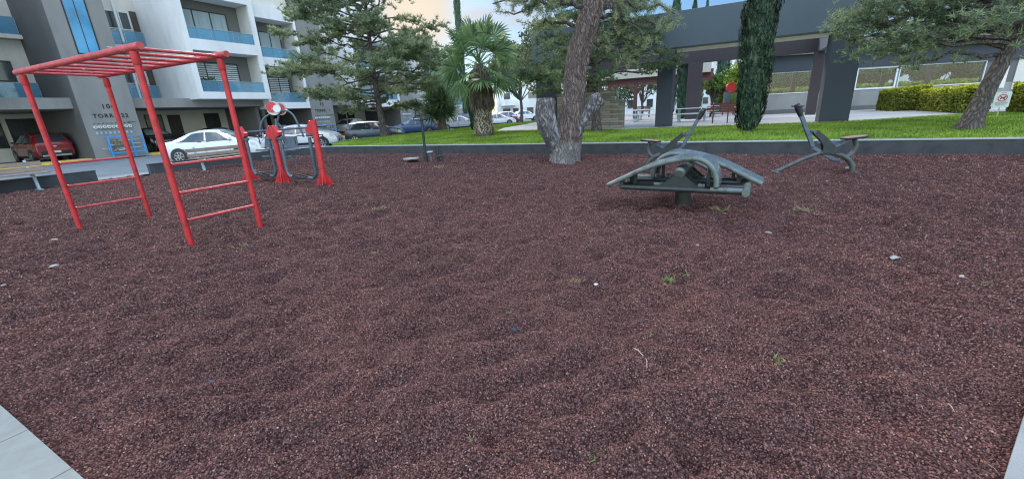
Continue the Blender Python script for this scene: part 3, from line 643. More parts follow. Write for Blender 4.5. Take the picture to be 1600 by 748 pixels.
# monkey bars
def monkey_bars():
    h = 1.5; x3, y3 = -2.832*h, 3.475*h; th = -.4515; w_, l_, H_ = .641*h, 2.116*h, 1.602*h
    c, s = math.cos(th), math.sin(th)
    def P(a, b, z): return (x3 - a*c - b*s, y3 - a*s + b*c, z)
    t = thing('monkey_bars', 'red steel monkey bars on four posts with ladder ends', 'monkey bars', P(l_/2, w_/2, 0))
    for a in (0, l_):
        for b in (0, w_):
            p = MB().tube([P(a, b, -.05), P(a, b, H_-.02)], .036, 14).build('post', M['red'], t, smooth=True)
            MB().tube([P(a, b, H_-.17), P(a, b, H_-.155), P(a, b, H_-.02)], [.037, .044, .044], 14).build('collar', M['red'], p, smooth=True)
    for b in (0, w_):
        MB().tube([P(-.17, b, H_+.025), P(l_+.17, b, H_+.025)], .041, 16).build('rail', M['red_top'], t, smooth=True)
    n = 9
    for i in range(n):
        a = l_*(i+.02)/(n-1)*.995 - .02
        MB().tube([P(a, .02, H_+.012), P(a, w_-.02, H_+.012)], .019, 10).build('rung', M['red_top'], t, smooth=True)
    for a in (0, l_):
        for z in (.36, .72, 1.08):
            lr = MB().tube([P(a, .035, z), P(a, w_-.035, z)], .019, 10)
            for b0, b1 in ((.034, .052), (w_-.052, w_-.034)): lr.tube([P(a, b0, z), P(a, b1, z)], [.027, .021] if b0 < .1 else [.021, .027], 10)
            lr.build('ladder_rung', M['red_top'], t, smooth=True)
monkey_bars()

# double air walker (three red posts, two hanging u-shaped swings)
def air_walker():
    p = [Vector((-4.53, 10.08, 0)), Vector((-6.02, 11.0, 0)), Vector((-7.42, 11.87, 0))]
    d = (p[2]-p[0]).normalized(); n = Vector((-d.y, d.x, 0)); up = Vector((0, 0, 1))
    t = thing('air_walker', 'red and slate double air walker with three flared posts beside the monkey bars', 'exercise machine', tuple(p[1]))
    def X(i, s, o, z): return p[i] + d*s + n*o + up*z
    for i in range(3):
        H_ = 1.55 if i == 0 else 1.48
        po = MB().tube([X(i, 0, 0, -.03), X(i, 0, 0, H_)], .070, 18).build('post', M['red'], t, smooth=True)
        mb = MB()
        for k in range(6):                 # gusset fins of the foot
            a = k*math.pi/3 + .2; e = d*math.cos(a)+n*math.sin(a); q = Vector((-e.y, e.x, 0))*.006; c0 = X(i, 0, 0, 0)
            vs = [c0+e*.06-q, c0+e*.21-q, c0+e*.21-q+up*.035, c0+e*.07-q+up*.33]; vs2 = [v+q*2 for v in vs]
            mb.add(vs+vs2, [(0,1,2,3), (7,6,5,4), (0,4,5,1), (1,5,6,2), (2,6,7,3), (3,7,4,0)])
        mb.disc(X(i, 0, 0, .012), (0, 0, 1), .22, 6, .02)
        mb.build('foot_gusset', M['red'], po)
        # pivot hoods either side of the post
        for s_ in ((1,) if i == 0 else (-1,) if i == 2 else (-1, 1)):
            hd = MB()
            prof = [(.0, .0), (.0, -.30), (.12, -.30), (.26, -.24), (.27, -.15), (.16, -.10), (.07, .02)]
            vs = []
            for o_ in (-.055, .055):
                vs += [X(i, s_*(a+.03), o_, H_-.02+z) for a, z in prof]
            m_ = len(prof); hd.add(vs, [tuple(range(m_)), tuple(reversed(range(m_, 2*m_)))] + [(k, k+m_, (k+1) % m_+m_, (k+1) % m_) for k in range(m_)])
            hb = hd.build('pivot_hood', M['red'], t, bevel=.008)
            MB().tube([X(i, s_*.05, 0, H_-.335), X(i, s_*.34, 0, H_-.335)], .042, 12).build('pivot_tube', M['slate'], hb, smooth=True)
    MB().tube([X(2, .30, -.12, 1.33), X(1, 0, -.12, 1.36), X(0, -.0, -.12, 1.40), X(0, -.30, -.12, 1.41)], .024, 10).build('handrail', M['slate'], t, smooth=True)
    for i in (0, 1):
        Lg = (p[i+1]-p[i]).length; a, b = .27, Lg-.25; zt, zb = 1.16, .16; r = .2
        pts = [X(i, a, 0, zt), X(i, a, 0, zb+r)] + [X(i, a+r-r*math.cos(q), 0, zb+r-r*math.sin(q)) for q in (.4, .8, 1.2, 1.57)]
        pts += [X(i, b-r+r*math.sin(q), 0, zb+r-r*math.cos(q)) for q in (0, .4, .8, 1.2)] + [X(i, b, 0, zb+r), X(i, b, 0, zt)]
        sw = MB().tube(pts, .038, 12).build('swing_frame', M['slate'], t, smooth=True)
        for q in (.36, .62):
            c0 = X(i, vlerp(a, b, q), 0, zb+.045); mb = MB(); mb.bar(c0-n*.17, c0+n*.17, .16, .025); mb.bar(c0-n*.17+up*.02, c0+n*.17+up*.02, .02, .05)
            mb.build('foot_pad', M['black_rubber'], sw, bevel=.006)
        for a_ in (.02, ):
            hp = X(i, a-.02, -.05, 1.14); MB().tube([hp, hp-n*.14+up*.06, hp-n*.30+up*.06, hp-n*.33-up*.14], .015, 8).build('hand_grip', M['black_rubber'], sw, smooth=True)
air_walker()

# chest-press station with the round sign and two arching pipes
def press():
    b = Vector((-8.0, 15.3, 0)); Yp = 15.3
    def P(px, py, dy=0): return H(px, py, Yp+dy)
    t = thing('chest_press', 'slate double-seat chest press with a round red and white sign on top', 'exercise machine', tuple(b))
    post = MB().tube([P(441, 250, 0)*1, P(437, 222), P(431, 186)], .055, 12).build('post', M['slate'], t, smooth=True)
    MB().tube([P(432, 190, .05), P(441, 200, .05), P(449, 250, .05)], .04, 12).build('brace', M['slate'], t, smooth=True)
    a1 = arc([P(408, 214), P(407, 200), P(412, 186), P(424, 177), P(431, 174)], 6); a2 = arc([P(434, 189), P(437, 177), P(447, 173), P(458, 180), P(467, 197), P(475, 214)], 6)
    for a in (a1, a2):
        q = MB().tube(a, .036, 12).build('press_arm', M['slate'], t, smooth=True)
    for px, s_ in ((411, 1), (476, -1)):
        g0 = P(px-2, 212); MB().tube([g0, g0+Vector((0, -.35, .02)), g0+Vector((.12*s_, -.42, -.02)), g0+Vector((.12*s_, -.42, -.28))], .017, 8).build('hand_grip', M['black_rubber'], t, smooth=True)
    c0 = P(427.5, 169.5, -.08); u_ = Vector((.12, -.99, .12)).normalized()
    s1 = MB().disc(c0, u_, .235, 28, .03).build('sign_disc', M['pipe_white'], t)
    mb = MB(); mb.disc(c0+u_*.02+Vector((-.055, 0, .035)), u_, .185, 24, .01); mb.build('sign_emblem', M['red'], s1)
    mb = MB(); mb.bar(c0+u_*.028+Vector((-.13, 0, -.02)), c0+u_*.028+Vector((.02, 0, .0)), .035, .006, up=u_); mb.build('sign_figure', M['pipe_white'], s1)
    mb = MB(); mb.disc(c0+u_*.034+Vector((.125, 0, -.02)), u_, .13, 20, .008); mb.build('sign_panel', M['plate'], s1)
    c1 = P(437, 170, .12); s2 = MB().disc(c1, Vector((.75, -.6, .1)), .23, 28, .03).build('sign_disc', M['pipe_white'], t)
    MB().disc(c1+Vector((.02, -.016, 0)), Vector((.75, -.6, .1)), .18, 24, .012).build('sign_emblem', M['red_top'], s2)
    for (x0, x1, ya, yb, sx) in ((443, 466, 213, 232, 460), (413, 429, 212, 231, 418)):
        q0, q1, q2, q3 = P(x0, yb), P(x1, yb-1), P(x1-3, ya), P(x0+1, ya)
        mb = MB(); o_ = Vector((0, .05, 0)); mb.add([q0, q1, q2, q3, q0+o_, q1+o_, q2+o_, q3+o_], [(0,1,2,3), (7,6,5,4), (0,4,5,1), (1,5,6,2), (2,6,7,3), (3,7,4,0)]); mb.build('backrest', M['slate'], t, bevel=.012)
        s0 = (q0+q1)/2 + Vector((.05, -.25, -.02)); 
        B(s0.x-.30, s0.x+.34, s0.y-.2, s0.y+.2, s0.z-.05, s0.z).build('seat', M['slate'], t, bevel=.012)
        MB().tube([s0+Vector((.05, 0, -.03)), s0+Vector((.12, .1, -s0.z+.0))], .03, 10).build('seat_post', M['slate'], t, smooth=True)
        MB().bar(s0+Vector((-.28, .1, -.28)), s0+Vector((.25, .1, -.26)), .05, .05).build('crossbar', M['slate'], t)
        g0 = q3 + Vector((.0, -.0, .05)); MB().tube([q3+Vector((-.05, 0, .1)), q3+Vector((-.02, -.12, -.1)), q0+Vector((.0, -.2, .18))], .016, 8).build('side_bar', M['bench_leg'], t, smooth=True)
press()

# sit-up arches
def situp():
    post = Vector((2.57, 5.95, 0)); th = R(-31.5)
    t = thing('sit_up_bench', 'green-grey double sit-up bench with two arched boards on one thick post', 'exercise machine', tuple(post), rz=th, local=True)
    MB().tube([(0, 0, -.03), (0, 0, .62)], .108, 26).build('post', M['green_dark'], t, smooth=True)
    MB().tube([(0, -.47, .585), (0, -.455, .595), (0, .455, .595), (0, .47, .585)], [.055, .078, .078, .055], 22).build('cross_pipe', M['green_gym'], t, smooth=True)
    MB().tube([(.0, -.12, .02), (.0, -.12, .035)], .12, 20)
    for sg in (1, -1):
        def Q(x, y, z): return Vector((x*sg, y*sg, z))
        y0, y1, z = -.455, -.20, .375
        fr = MB()
        fr.tube([Q(-.79, y0, z-.01), Q(.80, y0, z-.01)], .038, 12); fr.tube([Q(-.71, y1, z), Q(.80, y1, z)], .034, 12)
        fr.bar(Q(-.79, y0, z), Q(-.71, y1, z), .06, .06); fr.bar(Q(-.785, y0, z-.04), Q(-.785, y0, z+.13), .06, .06, up=(1, 0, 0)); fr.bar(Q(-.70, y1, z-.03), Q(-.70, y1, z+.17), .06, .06, up=(1, 0, 0))
        fr.build('frame', M['green_dark'], t, smooth=True)
        MB().tube([Q(.82, y0-.12, z+.0), Q(.82, y1+.12, z+.012)], .046, 16).build('foot_roller', M['green_gym'], t, smooth=True)
        MB().tube([Q(.40, y0, z+.004), Q(.78, y0, z+.004)], .0375, 12).build('worn_rail_end', M['green_gym'], t, smooth=True)
        g = MB(); yy = -.33
        for dy in (-.10, .09): g.prism([(-.25*sg, z+.03), (.25*sg, z+.03), (.06*sg, .56), (-.06*sg, .56)], 'y', (yy+dy)*sg, (yy+dy+.014)*sg)
        g.build('gusset', M['green_dark'], t)
        MB().box(-.32, .32, (yy-.13)*sg, (yy+.13)*sg, z+.027, z+.042).build('gusset_plate', M['green_dark'], t)
        for bx in (-.29, .29): MB().box(bx-.04, bx+.04, (yy-.128)*sg, (yy-.103)*sg, z+.043, z+.075).build('bolt_plate', M['green_gym'], t)
        for bx in (-.25, .25):
            for by in (-.05, .05): MB().tube([Q(bx, yy+by, z+.043), Q(bx, yy+by, z+.058)], .014, 6).build('bolt', M['alu'], t)
        prof = arc([(-1.00, 0, .41), (-.76, 0, .53), (-.54, 0, .64), (-.29, 0, .735), (-.05, 0, .795), (.15, 0, .818), (.27, 0, .805), (.375, 0, .745), (.45, 0, .655), (.49, 0, .545), (.50, 0, .43)], 5)
        prof = [(p.x, p.z) for p in prof]; n = len(prof); nor = []
        for i in range(n):
            a, b = prof[max(0, i-1)], prof[min(n-1, i+1)]; dx, dz = b[0]-a[0], b[1]-a[1]; l = math.hypot(dx, dz); nor.append((-dz/l, dx/l))
        yb0, yb1 = -.53, -.07
        mb = MB(); vs = []; t_ = .014
        for (x, zz), (nx, nz_) in zip(prof, nor):
            vs += [Q(x+nx*.004, yb0+.026, zz+nz_*.004), Q(x+nx*.004, yb1-.026, zz+nz_*.004), Q(x+nx*(.004-t_), yb1-.026, zz+nz_*(.004-t_)), Q(x+nx*(.004-t_), yb0+.026, zz+nz_*(.004-t_))]
        fs = [(0,1,2,3), (4*n-1, 4*n-2, 4*n-3, 4*n-4)]
        for i in range(n-1):
            for k in range(4): fs.append((4*i+k, 4*i+4+k, 4*i+4+(k+1) % 4, 4*i+(k+1) % 4))
        if sg < 0: fs = [f[::-1] for f in fs]
        mb.add(vs, fs); bo = mb.build('board', M['board'], t, smooth=True)
        for yb in (yb0+.034, yb1-.034):
            MB().tube([Q(x-nx*.030, yb, zz-nz_*.030) for (x, zz), (nx, nz_) in zip(prof, nor)], .033, 14).build('edge_tube', M['green_gym'], bo, smooth=True)
        for x_ in (-.62, .36):                          # struts holding the board up
            zz = float(np.interp(x_, [p[0] for p in prof[:-3]], [p[1] for p in prof[:-3]]))
            MB().bar(Q(x_, -.33, z+.03), Q(x_, -.33, zz-.03), .04, .04, up=(1, 0, 0)).build('strut', M['green_dark'], t)
situp()

# arm-and-leg cycles (seat one end, tall lever the other)
def gym_cycle(foot, rear, label, nm='rowing_bike'):
    foot, rear = Vector(foot), Vector(rear); d = rear-foot
    t = thing('lever_cycle', label, 'exercise machine', tuple(foot), rz=math.atan2(d.y, d.x), local=True, group='lever cycles at the back of the gravel')
    def T(name, pts, r, m, par=t, n=12, sm=True): return MB().tube(pts, r, n).build(name, M[m], par, smooth=True)
    leg = T('front_leg', [(0, 0, .05), (.45, 0, .29), (.75, 0, .415)], .042, 'cycle_green')
    T('foot_bar', [(0, -.17, .035), (0, .17, .035)], .032, 'cycle_green', leg)
    back = T('rear_leg', arc([(.75, 0, .415), (.98, 0, .40), (1.2, 0, .31), (1.33, 0, .17), (1.37, 0, .02)], 6), .050, 'cycle_green')
    T('foot_bar', [(1.39, -.17, .02), (1.39, .17, .02)], .034, 'cycle_green', back)
    # flat side plates
    pl_ = MB()
    poly = [(.565, .845), (.62, .86), (.82, .70), (.95, .56), (1.08, .41), (1.0, .40), (.85, .40), (.775, .415), (.765, .54), (.70, .66), (.55, .80)]
    for y in (-.055, .04): pl_.prism(poly, 'y', y, y+.015)
    pl_.build('side_plate', M['green_dark'], t)
    lv = MB(); lv.bar((.215, 0, 1.34), (.60, 0, .53), .06, .075); L1 = lv.build('lever', M['slate'], t, bevel=.01)
    T('lever_pad', [(.195, 0, 1.36), (.245, 0, 1.27), (.30, 0, 1.14)], [.048, .062, .044], 'black_rubber', L1)
    T('hand_bar', [(.22, -.26, 1.33), (.22, .26, 1.33)], .019, 'slate', L1)
    T('pivot', [(.565, -.08, .835), (.565, .08, .835)], .03, 'slate')
    MB().bar((.50, 0, .76), (.575, 0, .83), .04, .05).build('hinge_arm', M['slate'], t)
    MB().bar((.60, 0, .52), (1.07, 0, .235), .055, .07).build('pedal_bar', M['slate'], t, bevel=.008)
    T('pedal', [(1.04, -.20, .25), (1.04, .20, .25)], .018, 'slate')
    MB().bar((.66, 0, .62), (1.10, 0, .615), .04, .05).build('link_bar', M['slate'], t)
    g = MB(); g.prism([(.93, .58), (1.06, .635), (1.28, .66), (1.1, .56), (.98, .50)], 'y', -.02, .02); g.build('seat_bracket', M['slate'], t)
    T('seat_stay', arc([(1.30, 0, .65), (1.345, 0, .54), (1.32, 0, .41), (1.22, 0, .30)], 5), .045, 'cycle_green')
    st = MB(); N_ = 20; vs = []; 
    for zz, k in ((.0, .94), (.022, 1.), (.05, 1.), (.068, .92)):
        for i in range(N_):
            a = 2*math.pi*i/N_; x = 1.29+.235*k*math.cos(a); y = .15*k*math.sin(a)*(1-.18*math.cos(a)*-1)
            vs.append((x, y, .65+zz*.55 + (x-1.06)*.09))
    fs = [tuple(reversed(range(N_))), tuple(range(3*N_, 4*N_))]
    for j in range(3):
        for i in range(N_): fs.append((j*N_+i, j*N_+(i+1) % N_, (j+1)*N_+(i+1) % N_, (j+1)*N_+i))
    s0 = st.add(vs, fs).build('seat', M['black_rubber'], t, smooth=True)
    vs = [(1.29+.215*math.cos(2*math.pi*i/N_), .135*math.sin(2*math.pi*i/N_), .693+.215*math.cos(2*math.pi*i/N_)*.09+.0205) for i in range(N_)]
    MB().add(vs+[(x, y, z-.02) for x, y, z in vs], [tuple(range(N_)), ]+[(i, i+N_, (i+1) % N_+N_, (i+1) % N_) for i in range(N_)]).build('seat_top', M['seat_tan'], s0, smooth=True)
    return t
gym_cycle((5.53, 8.40, 0), (6.87, 8.09, 0), 'grey-green lever exercise cycle facing left, alone at the right beside the wall')
gym_cycle((4.52, 9.2, 0), (3.28, 9.85, 0), 'grey-green lever exercise cycle facing right, half hidden behind the arched sit-up boards')

# waist twister pieces near the wall: T post, step and little stand
def twister():
    p = G(666, 253); t = thing('handlebar_post', 'dark grey post with an oval handlebar ring near the back wall', 'exercise machine', tuple(p), local=True)
    MB().tube([(0, 0, -.02), (-.0, 0, 1.50)], .045, 14).build('post', M['green_dark'], t, smooth=True)
    MB().tube([(0, 0, 0), (0, 0, .35)], .075, 14).build('sleeve', M['green_dark'], t, smooth=True)
    a = [Vector((-.27, -.02, 1.46)), Vector((-.20, .22, 1.54)), Vector((.05, .27, 1.57)), Vector((.24, .2, 1.53)), Vector((.26, -.05, 1.44)), Vector((.2, -.2, 1.40)), Vector((-.2, -.2, 1.40)), Vector((-.27, -.02, 1.46))]
    MB().tube(a, .02, 8).build('handlebar', M['black_rubber'], t, smooth=True)
    MB().bar((-.2, 0, 1.48), (.22, 0, 1.48), .04, .04).build('crossbar', M['green_dark'], t)
    p = G(680, 255); s = thing('step_stand', 'small low stand with grey pedals right of the handlebar post', 'exercise machine', tuple(p), local=True)
    MB().box(-.22, -.04, -.12, .1, .36, .40).build('pedal', M['bench_leg'], s, bevel=.006); MB().tube([(-.12, 0, -.02), (-.12, 0, .37)], .035, 10).build('leg', M['slate'], s, smooth=True)
    MB().tube([(.12, .1, -.02), (.08, .1, .50)], .05, 10).build('leg', M['green_dark'], s, smooth=True); MB().tube([(-.04, .12, .50), (.24, .12, .53)], .018, 8).build('handle', M['black_rubber'], s, smooth=True)
    MB().tube([(.02, -.05, .2), (.28, .1, .22)], .03, 8).build('crank', M['green_dark'], s, smooth=True); MB().tube([(.27, .1, -.02), (.2, .1, .42)], .03, 8).build('stay', M['green_dark'], s, smooth=True)
    p = G(643, 254); s = thing('twist_plate', 'low round pale twisting plate on a dark foot left of the handlebar post', 'exercise machine', tuple(p), local=True)
    MB().disc((0, 0, .14), (0, 0, 1), .27, 28, .03).build('plate', M['seat_tan'] if False else M['stone_pale'], s); MB().tube([(0, 0, -.02), (0, 0, .13)], [.17, .07], 14).build('base', M['black_rubber'], s, smooth=True)
    MB().box(-.36, -.1, -.05, .05, .0, .05).build('foot', M['black_rubber'], s)
twister()

# benches against the low wall
def bench(pc, rz, label, ln=2.2):
    t = thing('park_bench', label, 'bench', tuple(pc), rz=rz, local=True, group='wooden benches along the low wall')
    for x in (-ln*.36, ln*.36):
        mb = MB(); mb.bar((x, 0, 0), (x, .06, .44), .06, .09, up=(0,1,0)); mb.bar((x, -.22, .445), (x, .24, .42), .06, .04); mb.bar((x, .20, .40), (x, .36, .86), .06, .03, up=(0,1,0)); mb.bar((x, -.18, .012), (x, .2, .012), .1, .024)
        mb.build('leg', M['bench_leg'], t, bevel=.005)
    for k in range(3): MB().box(-ln/2, ln/2, -.22+k*.16, -.08+k*.16, .468, .50).build('seat_plank', M['bench_wood'], t, bevel=.005)
    for z, y in ((.58, .245), (.75, .305)): 
        mb = MB(); mb.bar((-ln/2, y, z), (ln/2, y, z), .032, .12, up=(0, .3, 1)); mb.build('back_plank', M['bench_wood'], t, bevel=.005)
    return t
RZ = -GA + math.pi/2            # the wall runs along v; benches face the gravel (+u)
b1 = G(60, 292); f = Vector((W(0, 1).x, W(0, 1).y, 0))
bench(W(-18.1, 3.35), RZ, 'weathered wooden bench with pale blue legs at the left edge of the gravel')
b2 = G(356, 263); bench(b2 + f*.0, RZ, 'weathered wooden bench seen through the monkey bars, its back to the white sedan')

# ------------------------------------------------------------------ apartment buildings (grid coordinates: u towards the garden, v along the drive)
FU = -33.5                                   # plane of the towers' fronts
def text_mesh(s, size, name, m, parent, u, v, z, sp=1.15, ext=.012, bold=.0):
    """raised lettering on a wall facing +u, reading towards +v"""
    cu = bpy.data.curves.new(name, 'FONT'); cu.body = s; cu.size = size; cu.extrude = ext; cu.space_character = sp; cu.offset = bold; cu.align_x = 'CENTER'
    tmp = bpy.data.objects.new('tmp', cu); C.objects.link(tmp)
    dg = bpy.context.evaluated_depsgraph_get(); me = bpy.data.meshes.new_from_object(tmp.evaluated_get(dg)); bpy.data.objects.remove(tmp)
    # text x -> +v, text y -> +z, normal -> +u
    for vt in me.vertices:
        x, y, z_ = vt.co; o_ = ORI[parent.name]; vt.co = (u+z_-o_[0], v+x-o_[1], z+y-o_[2])
    o = bpy.data.objects.new(name, me); C.objects.link(o); me.materials.clear(); me.materials.append(m); o.parent = parent; ORI[o.name] = ORI[parent.name]; return o
def window(t, u, v0, v1, z0, z1, kind='dark', mull=1, fr='frame_dark', name='window'):
    """window on a wall whose face is at u: frame proud, pane inside"""
    f = MB(); w_ = .06
    f.box(u+.001, u+.06, v0, v1, z0, z0+w_); f.box(u+.001, u+.06, v0, v1, z1-w_, z1); f.box(u+.001, u+.06, v0, v0+w_, z0+w_, z1-w_); f.box(u+.001, u+.06, v1-w_, v1, z0+w_, z1-w_)
    for k in range(1, mull+1):
        c_ = v0+(v1-v0)*k/(mull+1); f.box(u+.001, u+.055, c_-w_*.5, c_+w_*.5, z0+w_, z1-w_)
    fo = f.build(name, M[fr], t)
    B(u+.004, u+.02, v0+w_, v1-w_, z0+w_, z1-w_).build('pane', M['win_pale' if kind == 'pale' else 'win_glass'], fo)
    if kind in ('bars', 'blind'):
        b_ = MB(); n = int((z1-z0-2*w_)/.15)
        for k in range(n):
            z = z0+w_+.04+k*.15
            if kind == 'blind': b_.box(u+.024, u+.032, v0+w_, v1-w_, z, z+.085)
            else: b_.box(u+.065, u+.08, v0, v1, z, z+.02)
        b_.build('blind' if kind == 'blind' else 'window_grille', M['blind' if kind == 'blind' else 'frame_dark'], fo)
    return fo
def rail(t, u, v0, v1, z0, h=.72):
    n = max(1, round((v1-v0)/1.45)); rl = MB()
    for k in range(n):
        a = v0+(v1-v0)*k/n+.02; b = v0+(v1-v0)*(k+1)/n-.02; rl.box(u-.012, u, a, b, z0, z0+h)
    o = rl.build('glass_railing', M['rail_glass'], t)
    r2 = MB().box(u-.03, u+.018, v0, v1, z0+h+.002, z0+h+.035)
    for k in range(n+1): a = v0+(v1-v0)*k/n; r2.box(u-.02, u-.008, a-.015, a+.015, z0, z0+h)
    r2.build('handrail', M['alu'], o)
def box_bay(t, v0, v1, z0, H_, floors, uf, wt=.35, wins='ab'):
    """white framed bay with recessed balconies; floors: list of (sill z, head z)"""
    ub = -38.6; f = MB()
    f.box(ub, uf, v0, v0+wt, z0, H_); f.box(ub, uf, v1-wt, v1, z0, H_)
    zs = [z0] + [x for fl in floors for x in fl] + [H_]
    for k in range(0, len(zs), 2): f.box(ub, uf, v0+wt, v1-wt, zs[k], zs[k+1])
    f.build('bay_frame', M['plaster_white'], t)
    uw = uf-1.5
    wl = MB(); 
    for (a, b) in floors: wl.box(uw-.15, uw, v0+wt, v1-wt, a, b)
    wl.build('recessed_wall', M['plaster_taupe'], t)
    for (a, b) in floors:
        B(uw, uf-.12, v0+wt+.002, v0+wt+.02, a, b).build('side_lining', M['plaster_cream'], t); B(uw, uf-.12, v1-wt-.02, v1-wt-.002, a, b).build('side_lining', M['plaster_cream'], t)
    for i, (a, b) in enumerate(floors):
        wa, wb = v0+wt+.15, v1-wt-(.9 if (v1-v0) > 4.4 else .35); zt = min(b-.35, a+2.15)
        window(t, uw, wa, wb, a+.02, zt, wins[i % len(wins)] == 'a' and 'pale' or 'blind', 2)
        rail(t, uf-.10, v0+wt, v1-wt, a, .72)
    # a few things kept on the balconies
def back_wall(t, v0, v1, H_, doors, wins, ub=-38.95):
    B(-43, ub, v0, v1, 0, H_).build('rear_wall', M['plaster_bright'], t)
    B(-43.1, -34.1, v0, v1, 2.95, 3.55).build('garage_canopy', M['plaster_grey'], t, bevel=.01)
    B(-43.2, -38.3, v0, v1, 3.56, H_-.02).build('upper_wall', M['plaster_cream'], t)
    for (a, b, z1, k) in doors: 
        if k == 'door':
            o = B(ub, ub+.07, a, b, .08, z1).build('door', M['door_brown'], t); B(ub+.07, ub+.11, b-.14, b-.1, 1.0, 1.15).build('handle', M['alu'], o)
        else: window(t, ub, a, b, .9 if k != 'gate' else .08, z1, 'bars' if k == 'gate' else k, 1)
def tower(t, v0, v1, H_, stairs=True):
    B(-41.5, FU, v0, v1, 0, H_).build('stair_tower', M['plaster_grey'], t)
    B(-41.5, FU-.02, v0-.022, v0-.002, 0, H_-.01).build('tower_side', M['plaster_dark'], t)
    if stairs:
        o = B(FU+.002, FU+.012, v0+.82, v0+1.75, 5.95, H_-.6).build('stair_window', M['stair_glass'], t)
        m = MB(); m.box(FU+.002, FU+.035, v0+.76, v0+.82, 5.89, H_-.55); m.box(FU+.002, FU+.035, v0+1.75, v0+1.81, 5.89, H_-.55); m.box(FU+.002, FU+.035, v0+.82, v0+1.75, 5.89, 5.95); m.box(FU+.013, FU+.03, v0+1.27, v0+1.3, 5.95, H_-.6)
        m.build('window_frame', M['frame_dark'], o)
    B(FU+.002, FU+.06, v1-.45, v1-.2, 6.35, 6.42).build('wall_lamp', M['pipe_white'], t)
def utilities(t, v0, top, word, n=9, gate=(.45, 2.35)):
    text_mesh(top, .36, 'lettering', M['letter'], t, FU+.012, v0+1.32, 2.92, 1.25, bold=.004)
    text_mesh(word, .31, 'lettering', M['letter'], t, FU+.012, v0+1.32, 2.40, 1.28, bold=.004)
    B(FU+.003, FU+.05, v0+2.02, v0+2.42, 2.12, 2.34).build('intercom_box', M['plaster_grey'], t)
    for k in range(n):
        v = v0+.42+k*.205; mt = MB().tube([(FU, v, 1.86), (FU+.10, v, 1.86)], .085, 16).build('electric_meter', M['meter'], t, smooth=True)
        MB().tube([(FU+.101, v, 1.86), (FU+.108, v, 1.86)], .045, 12).build('dial', M['plaster_grey'], mt)
        text_mesh(str(101+k if k < 3 else (201+k-3 if k < 6 else 301+k-6)), .07, 'lettering', M['letter'], t, FU+.006, v, 2.04, 1.0)
        pq = B(FU+.001, FU+.02, v-.055, v+.055, 1.44, 1.60).build('breaker_box', M['plaque'], t); B(FU+.021, FU+.03, v-.03, v+.03, 1.48, 1.56).build('cover', M['pipe_white'], pq)
    a, b = v0+gate[0]+.2, v0+gate[1]; g = MB(); u = FU+.38
    for z in (.30, 1.24): g.box(u, u+.055, a, b, z, z+.055)
    for v in (a, b-.04, a+(b-a)*.66): g.box(u+.002, u+.057, v, v+.055, .02, 1.28)
    g.box(FU, u, a, a+.03, 1.24, 1.27); g.box(FU, u, b-.03, b, 1.24, 1.27); g.box(u, u+.03, a-.06, a+.2, .78, .81); g.box(u+.004, u+.034, a-.06, a-.03, .42, .81)
    g.build('gas_cage', M['gate_blue'], t)
    r = random.Random(int(v0*10)); p = MB()
    for z in (.55, .80, 1.02): p.tube([(FU+.2, a+.08, z), (FU+.2, b-.1, z+r.uniform(-.04, .04))], .022, 8)
    p.tube([(FU+.22, a+.2, .45), (FU+.22, b-.75, .52)], .03, 8); p.tube([(FU+.2, a-.3, .62), (FU+.2, a+.1, .60)], .02, 8)
    p.build('gas_pipe', M['pipe_white'], t, smooth=True); p = MB()
    for k in range(13):
        v, z = r.uniform(a+.12, b-.12), r.choice((.5, .68, .9, 1.06)); p.tube([(FU+.15, v, z), (FU+.30, v, z)], r.uniform(.05, .085), 10); p.tube([(FU+.22, v, z-.12), (FU+.22, v, z+.12)], .016, 6)
    p.build('gas_regulator', M['brass'], t, smooth=True)

# building 1, on the left: its own tower is out of view; a white bay corner and a recessed alcove show
t = thing('apartment_building', 'grey apartment block cut by the left photo edge, behind the red SUV', 'building', (-38, 4, .1), True)
back_wall(t, -6, 10.37, 12.5, [(8.95, 10.3, 2.65, 'bars'), (7.2, 8.7, 2.65, 'bars'), (4.6, 6.4, 2.65, 'bars')], [], -40.4)
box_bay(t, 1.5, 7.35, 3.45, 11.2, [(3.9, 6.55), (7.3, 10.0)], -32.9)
window(t, -38.3, 8.0, 9.6, 4.7, 5.85, 'dark', 1); window(t, -38.3, 8.0, 9.3, 8.5, 9.6, 'dark', 1)
rail(t, -37.9, 7.4, 10.3, 3.75, .85); rail(t, -37.9, 7.4, 10.3, 7.3, .9)
B(-38.3, -37.8, 7.36, 10.36, 7.05, 7.28).build('balcony_slab', M['plaster_cream'], t)
# building 2: tower 22 with its two white bays
t = thing('apartment_building', 'apartment block with TORRE 22 on its grey stair tower', 'building', (-38, 17, .1), True)
tower(t, 10.4, 13.0, 13.2); utilities(t, 10.4, '100', 'TORRE 22')
back_wall(t, 13.02, 25.55, 11.2, [(15.5, 16.6, 2.65, 'bars'), (16.95, 17.8, 2.6, 'door'), (19.55, 20.7, 2.65, 'gate'), (22.2, 23.4, 2.5, 'pale'), (23.8, 25.2, 2.5, 'dark')], [])
B(-38.93, -34.6, 21.3, 21.55, .05, 2.94).build('garage_pier', M['plaster_taupe'], t)
B(-38.93, -34.6, 21.85, 22.05, .05, 2.72).build('garage_pier', M['plaster_taupe'], t)
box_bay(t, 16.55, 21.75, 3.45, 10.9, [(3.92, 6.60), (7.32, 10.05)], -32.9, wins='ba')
box_bay(t, 21.77, 25.5, 2.72, 10.4, [(3.22, 6.0), (6.62, 9.45)], -33.35, .22, wins='ba')
